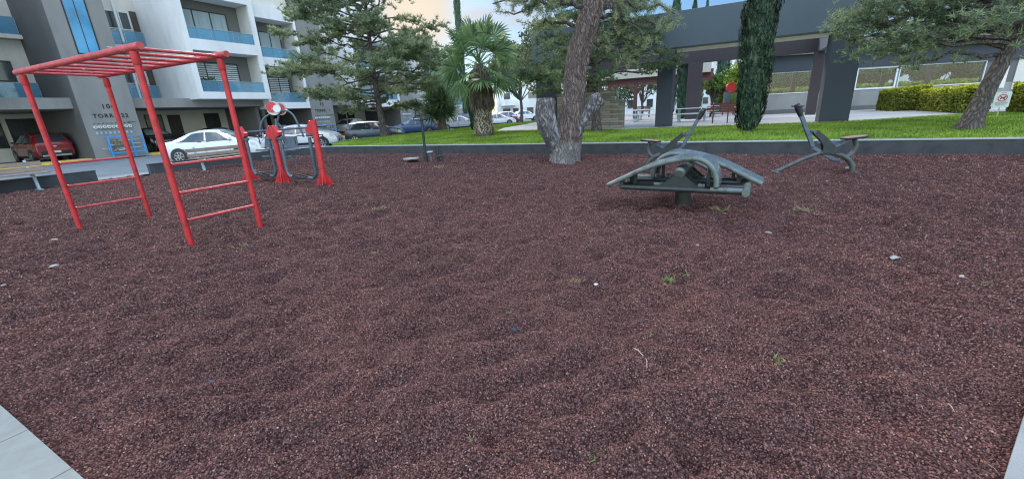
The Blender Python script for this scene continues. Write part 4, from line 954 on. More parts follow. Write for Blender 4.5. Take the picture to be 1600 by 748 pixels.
for z in (4.75, 8.3):
    window(t, -38.3, 14.35, 15.45, z, z+1.15, 'dark', 0, 'frame_white'); window(t, -38.3, 15.5, 16.1, z, z+1.15, 'dark', 0, 'frame_white')
    B(-38.3, -38.2, 16.18, 16.53, z-1.0, z+1.25).build('door', M['door_brown'], t)
    rail(t, -37.9, 14.3, 16.5, z-1.0, .85); B(-37.95, -37.83, 15.15, 15.27, z-1.1, z+2.7).build('downpipe', M['frame_white'], t)
B(-38.3, -37.8, 13.02, 16.53, 7.0, 7.25).build('balcony_slab', M['plaster_cream'], t)
B(-37, -33.9, 21.9, 25.4, 10.42, 11.8).build('roof_parapet', M['plaster_cream'], t); B(-38.5, -35, 22.5, 26, 11.82, 12.6).build('roof_structure', M['plaster_taupe'], t)
# small things on its balconies
for k, (v, z, c, m_) in enumerate([(17.6, 3.93, 'tree_mid', 0), (18.0, 3.93, 'tree_mid', 0), (22.6, 3.23, 'shrub', 1), (24.6, 3.23, 'shrub', 1)]):
    q = thing('potted_plant', ['potted plant behind the blue glass at the left of the lower wide balcony', 'second potted plant on the lower wide balcony, nearer its middle', 'potted plant at the left of the lower narrow balcony', 'potted plant at the right of the lower narrow balcony by the stair tower'][k], 'plant', (-33.6 if k < 2 else -33.9, v, z), True)
    MB().tube([(-33.6 if k < 2 else -33.9, v, z), (-33.6 if k < 2 else -33.9, v, z+.3)], [.12, .16], 12).build('pot', M['brass'], q, smooth=True)
    r = np.random.default_rng(k); n = 260; P0 = r.normal(0, 1, (n, 3)); P0 /= np.linalg.norm(P0, axis=1)[:, None]; P0 *= r.uniform(.1, .38, (n, 1)); P0[:, 2] += .42
    d_ = r.normal(0, 1, (n, 3))*.07; e_ = r.normal(0, 1, (n, 3))*.05
    V_ = np.stack([P0, P0+d_+e_, P0+d_*2, P0+d_-e_], 1).reshape(-1, 3)
    npmesh('leaves', V_+np.array([0, 0, .1]), np.arange(4*n).reshape(n, 4), M[c], q)
# building 3: second tower, behind the pine
t = thing('apartment_building', 'apartment block with a grey stair tower behind the pine and the dark hatchback', 'building', (-38, 31, .1), True)
tower(t, 25.62, 28.0, 11.4, False); utilities(t, 25.5, '73', 'TORRE 21', 8, (.4, 2.1))
B(FU+.002, FU+.06, 27.2, 27.5, 2.1, 2.75).build('intercom_box', M['plaster_grey'], t)
back_wall(t, 28.02, 37.0, 10.4, [(33.0, 34.1, 2.5, 'dark'), (34.3, 35.3, 2.5, 'dark'), (30.0, 31.8, 2.3, 'pale')], [])
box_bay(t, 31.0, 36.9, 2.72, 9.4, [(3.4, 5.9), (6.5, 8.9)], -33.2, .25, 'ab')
rail(t, -37.9, 28.1, 30.9, 3.6, .8); window(t, -38.3, 28.6, 30.6, 4.3, 5.7, 'pale', 1)
# building 4: low far block by the palm
t = thing('apartment_building', 'white balconied block between the pine and the fan palm', 'building', (-38, 43, .1), True)
tower(t, 37.05, 39.4, 9.8, False); utilities(t, 37.0, '58', 'TORRE 20', 7, (.4, 2.1))
back_wall(t, 39.42, 50.0, 8.8, [(42.0, 43.2, 2.4, 'dark'), (45.2, 46.8, 2.3, 'pale')], [])
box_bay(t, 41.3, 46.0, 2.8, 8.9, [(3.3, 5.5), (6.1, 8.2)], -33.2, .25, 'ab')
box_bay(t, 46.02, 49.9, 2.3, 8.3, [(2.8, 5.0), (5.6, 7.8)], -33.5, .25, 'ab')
# blocks that close the street
def far_block(label, c, wdt, dep, hgt, rows, m_, rz=0., win='dark', extra=None):
    q = thing('apartment_building', label, 'building', (c[0], c[1], -.05), rz=rz, local=True)
    B(-wdt/2, wdt/2, 0, dep, 0, hgt).build('wall', M[m_], q); B(-wdt/2-.1, wdt/2+.1, -.1, dep+.1, hgt+.002, hgt+.25).build('parapet', M['plaster_white'], q)
    for (x0, x1, z0, z1, k) in rows:
        f = B(x0, x1, -.06, -.002, z0, z1).build('window' if k != 'door' else 'door', M['frame_white' if k != 'door' else 'door_brown'], q)
        if k != 'door': B(x0+.08, x1-.08, -.075, -.062, z0+.08, z1-.08).build('pane', M['win_glass'], f)
    return q
far_block('plain blue-grey block seen between the yucca and the palm, closing the drive', (-9.6, 74, 0), 12.5, 10, 6.2, [], 'plaster_grey', R(-4))
q = bpy.data.objects[-1] if False else None
fb = far_block('white two-storey house with a small balcony behind the white car at the far end', (4.2, 96, 0), 12, 8, 6.6, [(-4.8, -3.0, .9, 2.4, 'w'), (-2.4, -1.2, 0.05, 2.3, 'door'), (.6, 2.2, .9, 2.4, 'w'), (3.8, 5.2, .9, 2.4, 'w'), (-4.4, -2.9, 4.2, 5.6, 'w'), (1, 3, 4.2, 5.6, 'w')], 'plaster_white')
B(-5.0, -1.9, -1.4, -.1, 2.9, 4.1).build('balcony', M['plaster_white'], fb)

# ------------------------------------------------------------------ cars
PROF = {
 'sedan': dict(L=4.4, W=1.73, H=1.47, st=[(0, .62), (.006, .86), (.03, .99), (.13, 1.03), (.20, 1.17), (.30, 1.38), (.40, 1.46), (.52, 1.465), (.60, 1.40), (.70, 1.18), (.76, 1.03), (.88, .93), (.955, .82), (.985, .70), (1, .52)], ws=(.595, .745), rw=(.165, .315), side=((.20, .715), (.335, .585)), bp=.46, wh=(.185, .80)),
 'suv': dict(L=4.35, W=1.80, H=1.66, st=[(0, .70), (.004, 1.0), (.02, 1.12), (.06, 1.38), (.10, 1.56), (.2, 1.64), (.35, 1.66), (.5, 1.63), (.58, 1.55), (.68, 1.28), (.74, 1.12), (.88, 1.03), (.955, .90), (.985, .76), (1, .55)], ws=(.575, .72), rw=(.022, .095), side=((.13, .70), (.19, .565)), bp=.42, wh=(.19, .80)),
 'mini': dict(L=3.8, W=1.72, H=1.42, st=[(0, .62), (.005, .88), (.02, .98), (.05, 1.18), (.09, 1.34), (.2, 1.40), (.38, 1.42), (.52, 1.40), (.60, 1.35), (.68, 1.15), (.73, 1.0), (.88, .93), (.955, .83), (.985, .70), (1, .50)], ws=(.60, .705), rw=(.03, .085), side=((.10, .685), (.13, .60)), bp=.36, wh=(.17, .82)),
}
def car(name, label, kind, paint, pos, rz, roof=None, glass='car_glass', tail=True):
    p = PROF[kind]; Lc, Wc = p['L'], p['W']; st = p['st']
    t = thing(name, label, 'car', tuple(pos), rz=rz, local=True)
    xs_ = [s[0] for s in st]; zs_ = [s[1] for s in st]; m_ = M[paint]
    def ztop(x): return float(np.interp(x, xs_, zs_))
    belt0 = .93 if kind != 'suv' else 1.05
    def sect(x):
        zt = ztop(x); e = abs(2*x-1); hw = Wc/2*(1-.13*e**5); zl = .24 + .10*max(0, e-.8)/.2; bz_ = min(belt0+.02*(1-x), zt-.045)
        up = max(0, min(1, (zt-belt0)/.42)); wr = hw*(.90 - .17*up)
        zm = zl+(bz_-zl)*.55
        return [(0, zl), (hw*.9, zl), (hw*.975, zl+.07), (hw, zm), (hw*.975, bz_-.02), (hw*.945, bz_), (vlerp(hw*.945, wr, .93), vlerp(bz_, zt, .88)), (wr-.10, zt-.012), (0, zt+.015)]
    def surf(x, s, off=.0, sd=1):
        S = sect(x); i = min(int(s), len(S)-2); f = s-i; a, b = S[i], S[i+1]; y = a[0]+(b[0]-a[0])*f; z = a[1]+(b[1]-a[1])*f
        dy, dz = b[0]-a[0], b[1]-a[1]; l = math.hypot(dy, dz) or 1; return Vector((x*Lc-Lc/2, (y+dz/l*off)*sd, z-dy/l*off))
    X = sorted(set([round(v, 4) for v in list(np.linspace(0, 1, 41)) + xs_ + [.003, .99, .995]]))
    vs = []; fs = []; n = 9
    for x in X:
        S = sect(x); ring = [(y, z) for y, z in S] + [(-y, z) for y, z in S[-2:0:-1]]
        for y, z in ring: vs.append((x*Lc-Lc/2, y, z))
    k = 16
    for i in range(len(X)-1):
        for j in range(k): fs.append((i*k+j, i*k+(j+1) % k, (i+1)*k+(j+1) % k, (i+1)*k+j))
    fs.append(tuple(range(k))[::-1]); fs.append(tuple((len(X)-1)*k+j for j in range(k)))
    body = MB().add(vs, fs).build('body', m_, t, smooth=True)
    def patch(nm, fx0, fx1, s0, s1, m__, off=.006, nx=8, ns=4, par=t, sides=(1, -1), join=False):
        """fx(f) gives x at parameter f across s: slanted ends"""
        mb = MB()
        for sd in sides:
            b0 = len(mb.v)
            for i in range(nx+1):
                for j in range(ns+1):
                    f = j/ns; x = vlerp(fx0(f), fx1(f), i/nx); mb.v.append(tuple(surf(x, vlerp(s0, s1, f), off, sd)))
            for i in range(nx):
                for j in range(ns):
                    a = b0+i*(ns+1)+j; q = (a, a+1, a+ns+2, a+ns+1); mb.f.append(q if sd > 0 else q[::-1])
            if not join:
                mb.build(nm, M[m__], par, smooth='all'); mb = MB()
        if join: mb.build(nm, M[m__], par, smooth='all')
    (b0, b1), (r0_, r1_) = p['side']; bp = p['bp']
    patch('side_window', lambda f: vlerp(b0, r0_, f), lambda f: vlerp(bp-.008, bp-.004, f), 5.10, 5.90, glass)
    patch('side_window', lambda f: vlerp(bp+.012, bp+.008, f), lambda f: vlerp(b1, r1_, f), 5.10, 5.90, glass)
    if kind != 'mini' and kind != 'suv': patch('side_trim', lambda f: b0-.02, lambda f: b1+.012, 5.0, 5.08, 'black_gloss')
    patch('windscreen', lambda f: p['ws'][0], lambda f: p['ws'][1], 6.9, 7.97, 'car_glass_pale', join=True)
    patch('rear_window', lambda f: p['rw'][0], lambda f: p['rw'][1], 6.9, 7.97, 'car_glass', join=True)
    if roof:
        patch('roof', lambda f: p['rw'][1]+.005, lambda f: p['ws'][0]-.005, 6.3, 7.97, roof, join=True, off=.008)
        for sd in (1, -1): patch('bonnet_stripe', lambda f: .775, lambda f: .965, 7.35, 7.65, roof, sides=(sd,), off=.01)
    patch('headlight', lambda f: .905, lambda f: .975-.02*f, 3.35, 4.5, 'lamp_clear', off=.012)
    patch('tail_light', lambda f: .004, lambda f: .05, 3.3, 4.6, 'lamp_red', off=.012)
    patch('sill', lambda f: .27, lambda f: .71, 1.1, 2.2, 'black_gloss', off=.006)
    # front and rear faces
    zf = ztop(1); xf = Lc/2
    B(xf-.05, xf+.012, -.42, .42, .37, .37+.14).build('grille', M['black_gloss'], t, bevel=.02)
    B(xf-.05, xf+.024, -.17, .17, .38, .47).build('number_plate', M['plate'], t)
    B(-xf-.012, -xf+.05, -.68, .68, .27, .47 if kind != 'suv' else .62).build('rear_bumper', M['black_gloss' if kind == 'suv' else paint], t, bevel=.03)
    if kind == 'suv': B(-xf-.03, -xf+.03, -.62, .62, .30, .40).build('bumper_trim', M['alu'], t, bevel=.02)
    B(-xf-.022 if kind != 'suv' else -xf-.02, -xf+.03, -.19, .19, .50 if kind == 'suv' else .62, .61 if kind == 'suv' else .73).build('number_plate', M['plate'], t)
    if kind == 'suv':
        e = MB().tube([(-xf-.012, 0, .87), (-xf+.02, 0, .87)], .055, 12); e.tube([(-xf-.012, -.09, .87), (-xf-.012, .09, .87)], .02, 8); e.build('badge', M['alu'], t, smooth=True)
    for sd in (1, -1):
        q = surf(p['ws'][1]-.035, 5.2, 0, sd); MB().box(q.x-.07, q.x+.07, q.y+.02*sd, q.y+.17*sd, q.z-.01, q.z+.11).build('mirror', M['black_gloss' if kind != 'sedan' else paint], t, bevel=.03)
        for hx in (bp-.05, b1-.22):
            h0 = surf(hx, 4.35, .01, sd); MB().box(h0.x-.08, h0.x+.07, h0.y-.01, h0.y+.012, h0.z-.012, h0.z+.012).build('door_handle', M['alu' if kind != 'sedan' else 'black_gloss'], t)
        ln = MB()
        for hx in (bp, b1-.02, b0+.04): 
            a_, b_ = surf(hx, 2.4, .002, sd), surf(hx, 4.9, .002, sd); c_ = surf(hx, 3.0, .002, sd); ln.bar(a_, c_, .012, .006); ln.bar(c_, b_, .012, .006)
        ln.build('door_gap', M['black_gloss'], body)
    Rw = .315 if kind != 'suv' else .35
    for wx in p['wh']:
        x = wx*Lc-Lc/2; hw = Wc/2*(1-.13*abs(2*wx-1)**5)
        for sd in (1, -1):
            MB().disc((x, sd*(hw-.035), Rw+.02), (0, 1, 0), Rw+.055, 28, .09).build('wheel_arch', M['black_gloss'], body)
            wo_ = MB().tube([(x, sd*(hw-.20), Rw), (x, sd*(hw+.0), Rw), (x, sd*(hw+.018), Rw)], [Rw, Rw, Rw-.03], 28).build('wheel', M['tyre'], t, smooth=True)
            rm = MB().disc((x, sd*(hw+.018), Rw), (0, 1, 0), Rw*.66, 24, .012)
            ri = rm.build('rim', M['black_gloss'], wo_); sp_ = MB()
            for k_ in range(7):
                a_ = k_*2*math.pi/7; e_ = Vector((math.cos(a_), 0, math.sin(a_))); sp_.bar(Vector((x, sd*(hw+.028), Rw))+e_*.03, Vector((x, sd*(hw+.028), Rw))+e_*Rw*.64, .045, .012, up=(0, 1, 0))
            sp_.tube([(x+Rw*.65*math.cos(a_), sd*(hw+.026), Rw+Rw*.65*math.sin(a_)) for a_ in np.linspace(0, 2*math.pi, 25)], .016, 6, cap=False)
            sp_.build('spokes', M['rim'], wo_)
    return t
def paint(nm, c, metal=.0, rough=.28): M[nm] = mat(nm, c, rough, metal=metal, var=.05, scale=1.5, bump=0, coat=.6); return nm
paint('paint_white', (.70, .74, .76)); paint('paint_red', (.20, .010, .016)); paint('paint_black', (.012, .014, .016)); paint('paint_navy', (.035, .065, .11), .3); paint('paint_blue', (.03, .075, .19), .3)
paint('paint_beige', (.38, .38, .35), .2); paint('paint_silver', (.42, .45, .47), .4); paint('paint_maroon', (.16, .02, .02))
DR = math.atan2(.28, .96)            # cars stand nose-out at an angle to the drive
def at(px, py, z=-.05): return G(px, py, z)
c_ = at(338, 252); car('parked_car', 'white sedan parked nose right just behind the bench and the monkey bars', 'sedan', 'paint_white', (c_.x-.2, c_.y+.75, -.05), R(9))
c_ = at(478, 232); car('parked_car', 'white sedan whose bonnet shows right of the air walker, parked behind the chest press', 'sedan', 'paint_white', (c_.x-.1, c_.y+.2, -.05), R(8))
c_ = at(583, 223.5); car('parked_car', 'small dark navy hatchback with a white roof and bonnet stripes behind the pine trunk', 'mini', 'paint_navy', (c_.x+.3, c_.y, -.05), R(10), roof='paint_white')
c_ = at(653, 212); car('parked_car', 'blue sedan parked behind the handlebar post and the yucca', 'sedan', 'paint_blue', (c_.x, c_.y, -.05), R(172))
car('parked_car', 'dark red SUV parked nose in under the apartment block at the left, rear towards us', 'suv', 'paint_red', tuple(W(-37.5, 9.35, .06)), math.atan2(-math.sin(R(180)-GA), 1) if False else R(180)-GA)
car('parked_car', 'black SUV parked in the shadow of the garage right of the TORRE 22 tower', 'suv', 'paint_black', tuple(W(-36.4, 14.6, .06)), -GA)
car('parked_car', 'black sedan under the wide white balconies, roof just above the white sedan', 'sedan', 'paint_black', tuple(W(-36.5, 18.9, .06)), -GA)
car('parked_car', 'dark blue sedan between the two white sedans, in front of the garage', 'sedan', 'paint_navy', tuple(W(-31.6, 21.4, -.05)), -GA+R(10))
car('parked_car', 'grey-beige hatchback parked inside the garage above the dark hatchback', 'suv', 'paint_beige', tuple(W(-36.4, 31.6, .06)), R(195))
far = [(694, 203, 'paint_white', 'sedan', 10, 'white sedan half hidden behind the yucca'), (716, 202.5, 'paint_silver', 'sedan', 14, 'pale silver sedan between the yucca and the fan palm'),
       (738, 198, 'paint_navy', 'suv', 14, 'dark blue hatchback just left of the fan palm trunk'), (777, 196, 'paint_white', 'sedan', 14, 'white sedan just right of the fan palm trunk'),
       (787, 193, 'paint_maroon', 'sedan', 14, 'maroon sedan in the row of cars right of the fan palm'), (797, 191, 'paint_white', 'suv', 14, 'white hatchback in the row right of the maroon sedan')]
for k, (px, py, pt, kd, a_, lb) in enumerate(far):
    c_ = at(px, py+1.5); car('parked_car', lb, kd, pt, (c_.x, c_.y+1.0, -.05), R(a_))
c_ = at(821, 188.3); car('parked_car', 'white hatchback standing alone at the far end before the white house', 'suv', 'paint_white', (c_.x, c_.y-4, -.05), R(8))

# ------------------------------------------------------------------ vegetation
def leafcards(P, D, wdt, rng, updown=None):
    """thin triangles from P along D (length in D), width wdt"""
    n = len(P); r = rng.normal(0, 1, (n, 3)); S = np.cross(D, r); S /= np.linalg.norm(S, axis=1)[:, None]+1e-9; S *= wdt/2
    V_ = np.stack([P-S, P+S, P+D], 1).reshape(-1, 3); return V_, np.arange(3*n).reshape(n, 3)
def quadcards(P, A_, B_):
    n = len(P); V_ = np.stack([P-A_-B_, P+A_-B_, P+A_+B_, P-A_+B_], 1).reshape(-1, 3); return V_, np.arange(4*n).reshape(n, 4)
def unit(r, n):
    v = r.normal(0, 1, (n, 3)); return v/np.linalg.norm(v, axis=1)[:, None]
def limb(mb, p, q, r0_, r1_, rng, wob=.06, n=6, seg=5, sag=0):
    p, q = np.array(p, float), np.array(q, float); Lg = np.linalg.norm(q-p); pts = []
    for i in range(seg+1):
        f = i/seg; c = p+(q-p)*f + rng.normal(0, wob*Lg*.3, 3)*(0 < i < seg); c[2] -= sag*Lg*4*f*(1-f)*-.25; pts.append(c)
    mb.tube([tuple(c) for c in pts], [r0_+(r1_-r0_)*i/seg for i in range(seg+1)], n); return pts
def pine(name, label, base, trunk, rad, zr, prof, nb, m, seed, tuft=1.0, wdt=.030, nl=.19, dens=1., az=None, barkm='bark', tilt=.12, extra=None, group=None, per=13, vs=(-.45, .75)):
    """trunk: points; prof(f) = reach at relative height f in [0,1]; zr = crown z range above base"""
    r = np.random.default_rng(seed); base = np.array(base, float)
    t = thing(name, label, 'tree', tuple(base), local=True, group=group)
    T_ = arc(trunk, 6); k = len(T_); mb = MB(); mb.tube(T_, [rad*(1-.75*(i/(k-1))**.8)*(1+.35*max(0, 1-i/2.5)) for i in range(k)], 14)
    tp = np.array([list(p) for p in T_])
    P_, D_ = [], []
    def tufts(pts):
        for c in pts:
            n = per; d = unit(r, n); d[:, 2] = d[:, 2]*.8+.35; d *= (nl*r.uniform(.7, 1.15, (n, 1)))
            P_.append(c + r.normal(0, .02, (n, 3))); D_.append(d)
    specs = []
    for i in range(nb):
        f = (i+r.uniform(0, 1))/nb; z = zr[0]+(zr[1]-zr[0])*f; a = r.uniform(0, 6.283) if az is None else az(r)
        specs.append((z, a, prof(f)*r.uniform(.72, 1.08), f))
    if extra: specs += extra
    for z, a, Lb, f in specs:
        x = float(np.interp(z, tp[:, 2], tp[:, 0])); y = float(np.interp(z, tp[:, 2], tp[:, 1])); p = np.array([x, y, z])
        rise = Lb*r.uniform(-.06, tilt+.2*f); q = p+np.array([math.cos(a)*Lb, math.sin(a)*Lb, rise])
        pts = limb(mb, p, q, max(.02, rad*.28*(1-.4*f)), .012, r, .10, 5, 6, .10)
        nsh = int(Lb*4.2*dens)+3
        for s in range(nsh):
            g = .18+.82*math.sqrt((s+r.uniform(0, 1))/nsh); j = min(int(g*6), 5); c = pts[j]+(pts[j+1]-pts[j])*(g*6-j) if g < 1 else pts[6]
            ls = r.uniform(.35, .95)*(.45+.6*(1-g))*tuft*min(1.3, .45+Lb*.22); sa = a+r.choice([-1, 1])*r.uniform(.3, 1.25)
            e = c+np.array([math.cos(sa)*ls, math.sin(sa)*ls, ls*r.uniform(*vs)])
            if s % 2 == 0: mb.tube([tuple(c), tuple(e)], [.012, .005], 3, cap=False)
            m_ = max(2, int(ls*8)); tufts([c+(e-c)*h_+r.normal(0, .045, 3) for h_ in np.linspace(.25, 1.0, m_)])
    mb.build('trunk', M[barkm], t, smooth=True)
    P_ = np.concatenate(P_); D_ = np.concatenate(D_); V_, F_ = leafcards(P_, D_, wdt, r); npmesh('crown', V_, F_, M[m], t)
    return t
LZ = .44
# big pine on the left of the lawn
p = G(602, 213, LZ)
pine('pine_tree', 'broad pine with a dark slender trunk in front of the apartment blocks', tuple(p), [(0, 0, -.1), (-.12, 0, 1.5), (-.2, .1, 4), (-.1, 0, 7), (0, 0, 12.5)], .24, (1.55, 12.5),
     lambda f: 5.5*(1-f)**.55*(.45+.62*min(1, f/.16)) if f < .16 else 5.6*(1-f)**.62*1.06, 125, 'pine', 11, tuft=1.2, wdt=.040, nl=.21, dens=1.5, tilt=.12)
# pine behind the split trunk
p = G(932, 205, LZ)
pine('pine_tree', 'dark bushy pine standing behind the split old trunk, in front of the grey pavilion', tuple(p), [(0, 0, -.1), (0, 0, 1.5), (.05, 0, 4), (0, 0, 8.5)], .22, (1.7, 8.0),
     lambda f: 3.9*(1-f*.75), 80, 'pine_dark', 23, tuft=1.1, wdt=.028, nl=.17, dens=1.7, tilt=.16, per=14)
# right pine leaning
p = G(1512, 200, LZ)
pine('pine_tree', 'thick leaning pine at the right, its low limb reaching over the hedges', tuple(p), [(0, 0, -.1), (.28, .05, .9), (.62, .1, 1.9), (1.1, .2, 3.2), (1.4, .3, 5.2), (1.5, .3, 7.5)], .25, (2.25, 7.2),
     lambda f: 3.6*(1-f*.6), 66, 'pine', 31, tuft=1.0, wdt=.024, nl=.15, dens=1.6, tilt=.12, per=14,
     vs=(-.85, .75), extra=[(z_, a_, l_, .1) for z_, a_, l_ in [(2.1, 2.75, 3.6), (2.0, 2.95, 3.6), (2.5, 2.85, 3.9), (2.9, 2.75, 4.0), (3.3, 2.95, 3.9), (3.7, 2.8, 4.1), (4.1, 2.95, 3.9), (2.3, 3.1, 3.0), (2.7, 2.6, 4.0), (3.1, 2.7, 3.6), (3.5, 3.1, 3.2), (1.9, 2.9, 2.4), (4.4, 2.7, 4.1), (2.4, 2.8, 4.1), (3.0, 2.9, 4.2), (2.2, 2.5, 3.0), (3.9, 2.6, 3.4)]])
# trees further back
def broad(label, pos, h, rad, seed, m='tree_mid', n=5200, core=False, cat='tree', name='tree', trunk_h=.35, sz=.11, group=None, trad=.14):
    r = np.random.default_rng(seed); t = thing(name, label, cat, tuple(pos), local=True, group=group)
    mb = MB(); z0 = h*trunk_h; mb.tube([(0, 0, -.1), (.05, 0, z0*.6), (0, .05, z0), (0, 0, h*.8)], [trad*1.2, trad, trad*.85, trad*.25], 10)
    cl = []
    for i in range(16):
        d = unit(r, 1)[0]; d[2] = abs(d[2])*.9-.25 if i < 9 else d[2]; c = np.array([0, 0, z0+(h-z0)*.52]) + d*np.array([rad*.68, rad*.68, (h-z0)*.36]); cl.append((c, r.uniform(.28, .5)*rad))
        limb(mb, (0, 0, z0*.9), c, trad*.4, .02, r, .1, 5, 4)
    mb.build('trunk', M['bark'], t, smooth=True)
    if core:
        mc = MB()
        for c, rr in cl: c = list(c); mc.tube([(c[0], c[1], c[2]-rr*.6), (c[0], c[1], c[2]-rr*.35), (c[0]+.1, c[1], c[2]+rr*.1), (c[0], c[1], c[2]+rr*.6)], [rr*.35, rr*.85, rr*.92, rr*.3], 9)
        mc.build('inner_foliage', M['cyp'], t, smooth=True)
    P_ = []
    for c, rr in cl:
        k = n//16; d = unit(r, k); P_.append(c+d*rr*(r.uniform(.35, 1, (k, 1))**.5)*np.array([1, 1, .8]))
    P_ = np.concatenate(P_); k = len(P_); A_ = unit(r, k)*sz*r.uniform(.5, 1.1, (k, 1)); B_ = np.cross(A_, unit(r, k))*.6
    V_, F_ = quadcards(P_, A_, B_); npmesh('crown', V_, F_, M[m], t); return t
p = G(812, 190, LZ); broad('loose olive-green tree on the far lawn in front of the white house', (p.x, p.y-6, LZ), 7.5, 3.0, 41, 'pine_warm', 5200, trunk_h=.30, sz=.13)
broad('olive-green leafy tree between the fan palm and the pavilion, behind the split trunk', tuple(G(858, 196, LZ)), 7.2, 3.1, 43, 'pine_warm', 7600, trunk_h=.30, sz=.10)

# the old split trunk
def old_trunk():
    p = G(882, 253); t = thing('old_tree', 'old split tree with a leaning furrowed trunk and two sawn stubs in the gravel', 'tree', (p.x, p.y, 0), local=True)
    y0 = p.y
    def P(px, py, dy=0.): q = H(px, py, y0+dy); return (q.x-p.x, q.y-p.y, q.z)
    rg = np.random.default_rng(8)
    def fluted(mb, pts, rs, n=40, seed=0, amp=.10, fl=7, tw=.5):
        pts = arc(pts, 8); k = len(pts); rs = np.interp(np.linspace(0, len(rs)-1, k), range(len(rs)), rs); b = len(mb.v)
        prev = None
        for i, c in enumerate(pts):
            tt = (pts[min(k-1, i+1)]-pts[max(0, i-1)]).normalized()
            x = (Vector((1, 0, 0)) - tt*tt.x).normalized() if prev is None else (prev-tt*prev.dot(tt)).normalized(); prev = x; y = tt.cross(x)
            for j in range(n):
                a = 2*math.pi*j/n; q = noise.noise(Vector((math.cos(a)*1.6+seed, math.sin(a)*1.6, c.z*.9)))*.9 + .45*noise.noise(Vector((math.cos(a+c.z*tw)*4.5, math.sin(a+c.z*tw)*4.5+seed, c.z*.5)))+.18*math.sin(fl*a+c.z*1.5+seed)
                mb.v.append(tuple(c+(x*math.cos(a)+y*math.sin(a))*rs[i]*(1+amp*q*1.6)))
        for i in range(k-1):
            for j in range(n): mb.f.append((b+i*n+j, b+i*n+(j+1) % n, b+(i+1)*n+(j+1) % n, b+(i+1)*n+j))
        mb.f.append(tuple(b+(k-1)*n+j for j in range(n))); return mb
    mb = MB()
    fluted(mb, [P(882, 262), P(883, 245), P(888, 215), P(893, 185), P(897, 150), P(900, 115), P(907, 75), P(919, 35), P(932, -5), P(950, -60), P(965, -120)], [.52, .45, .39, .35, .31, .30, .31, .31, .30, .27, .20], seed=1)
    mb.build('trunk', M['bark_main'], t, smooth='all')
    mb = MB(); fluted(mb, [P(884, 250, .05), P(870, 225), P(858, 200, -.05), P(853, 180, -.05), P(853, 160, -.05), P(853, 153.5, -.05)], [.22, .26, .27, .28, .27, .22], seed=5, amp=.13)
    mb.build('cut_stub', M['bark_stump'], t, smooth='all')
    mb = MB(); fluted(mb, [P(896, 225, -.1), P(907, 196, -.14), P(917, 178, -.16), P(928, 164, -.18), P(934, 156, -.18), P(936.5, 152, -.18)], [.16, .17, .16, .19, .22, .16], seed=9, amp=.16)
    mb.build('cut_stub', M['bark_stump'], t, smooth='all')
    mb = MB(); q = Vector(P(929, 152.5, -.20)); mb.disc(q, Vector((-.45, -.5, .75)), .175, 20, .05); mb.build('sawn_face', M['bark_stump'], t)
    # limbs and needles high up
    r = np.random.default_rng(77); br = MB(); P_, D_ = [], []
    tips = [((945, -40), (790, -30), -1.5), ((950, -60), (860, -60), 1.), ((940, -10), (1010, 5), 1.2), ((935, 20), (1000, 50), .6), ((945, -30), (1060, -50), .3), ((950, -50), (720, -80), .3), ((955, -80), (1080, -90), -1), ((915, 60), (985, 86), .9), ((925, 10), (790, 18), .9), ((925, 10), (770, 6), -.2), ((918, 40), (830, 40), 1.1),
            ((935, 0), (1055, 22), .4), ((935, 5), (1040, 45), .2), ((930, 10), (1020, 70), .5)]
    for (a, b, dy) in tips:
        A_ = np.array(P(*a)); B_ = np.array(P(b[0], b[1], dy)); pts = limb(br, A_, B_, .07, .015, r, .12, 6, 8, .12); Lb = np.linalg.norm(B_-A_)
        for s in range(int(Lb*9)):
            g = r.uniform(.25, 1)*8; j = min(int(g), 7); c = pts[j]+(pts[j+1]-pts[j])*(g-j); e = c+unit(r, 1)[0]*r.uniform(.2, .62)*np.array([1, 1, .7])
            if s % 2 == 0: br.tube([tuple(c), tuple(e)], [.008, .004], 3, cap=False)
            for h_ in np.linspace(.2, 1, 7):
                n = 12; d = unit(r, n); d[:, 2] += .15; d *= .12*r.uniform(.7, 1.2, (n, 1)); P_.append(c+(e-c)*h_+r.normal(0, .03, (n, 3))); D_.append(d)
    br.build('branches', M['bark'], t, smooth=True); V_, F_ = leafcards(np.concatenate(P_), np.concatenate(D_), .016, r); npmesh('crown', V_, F_, M['pine'], t)
old_trunk()

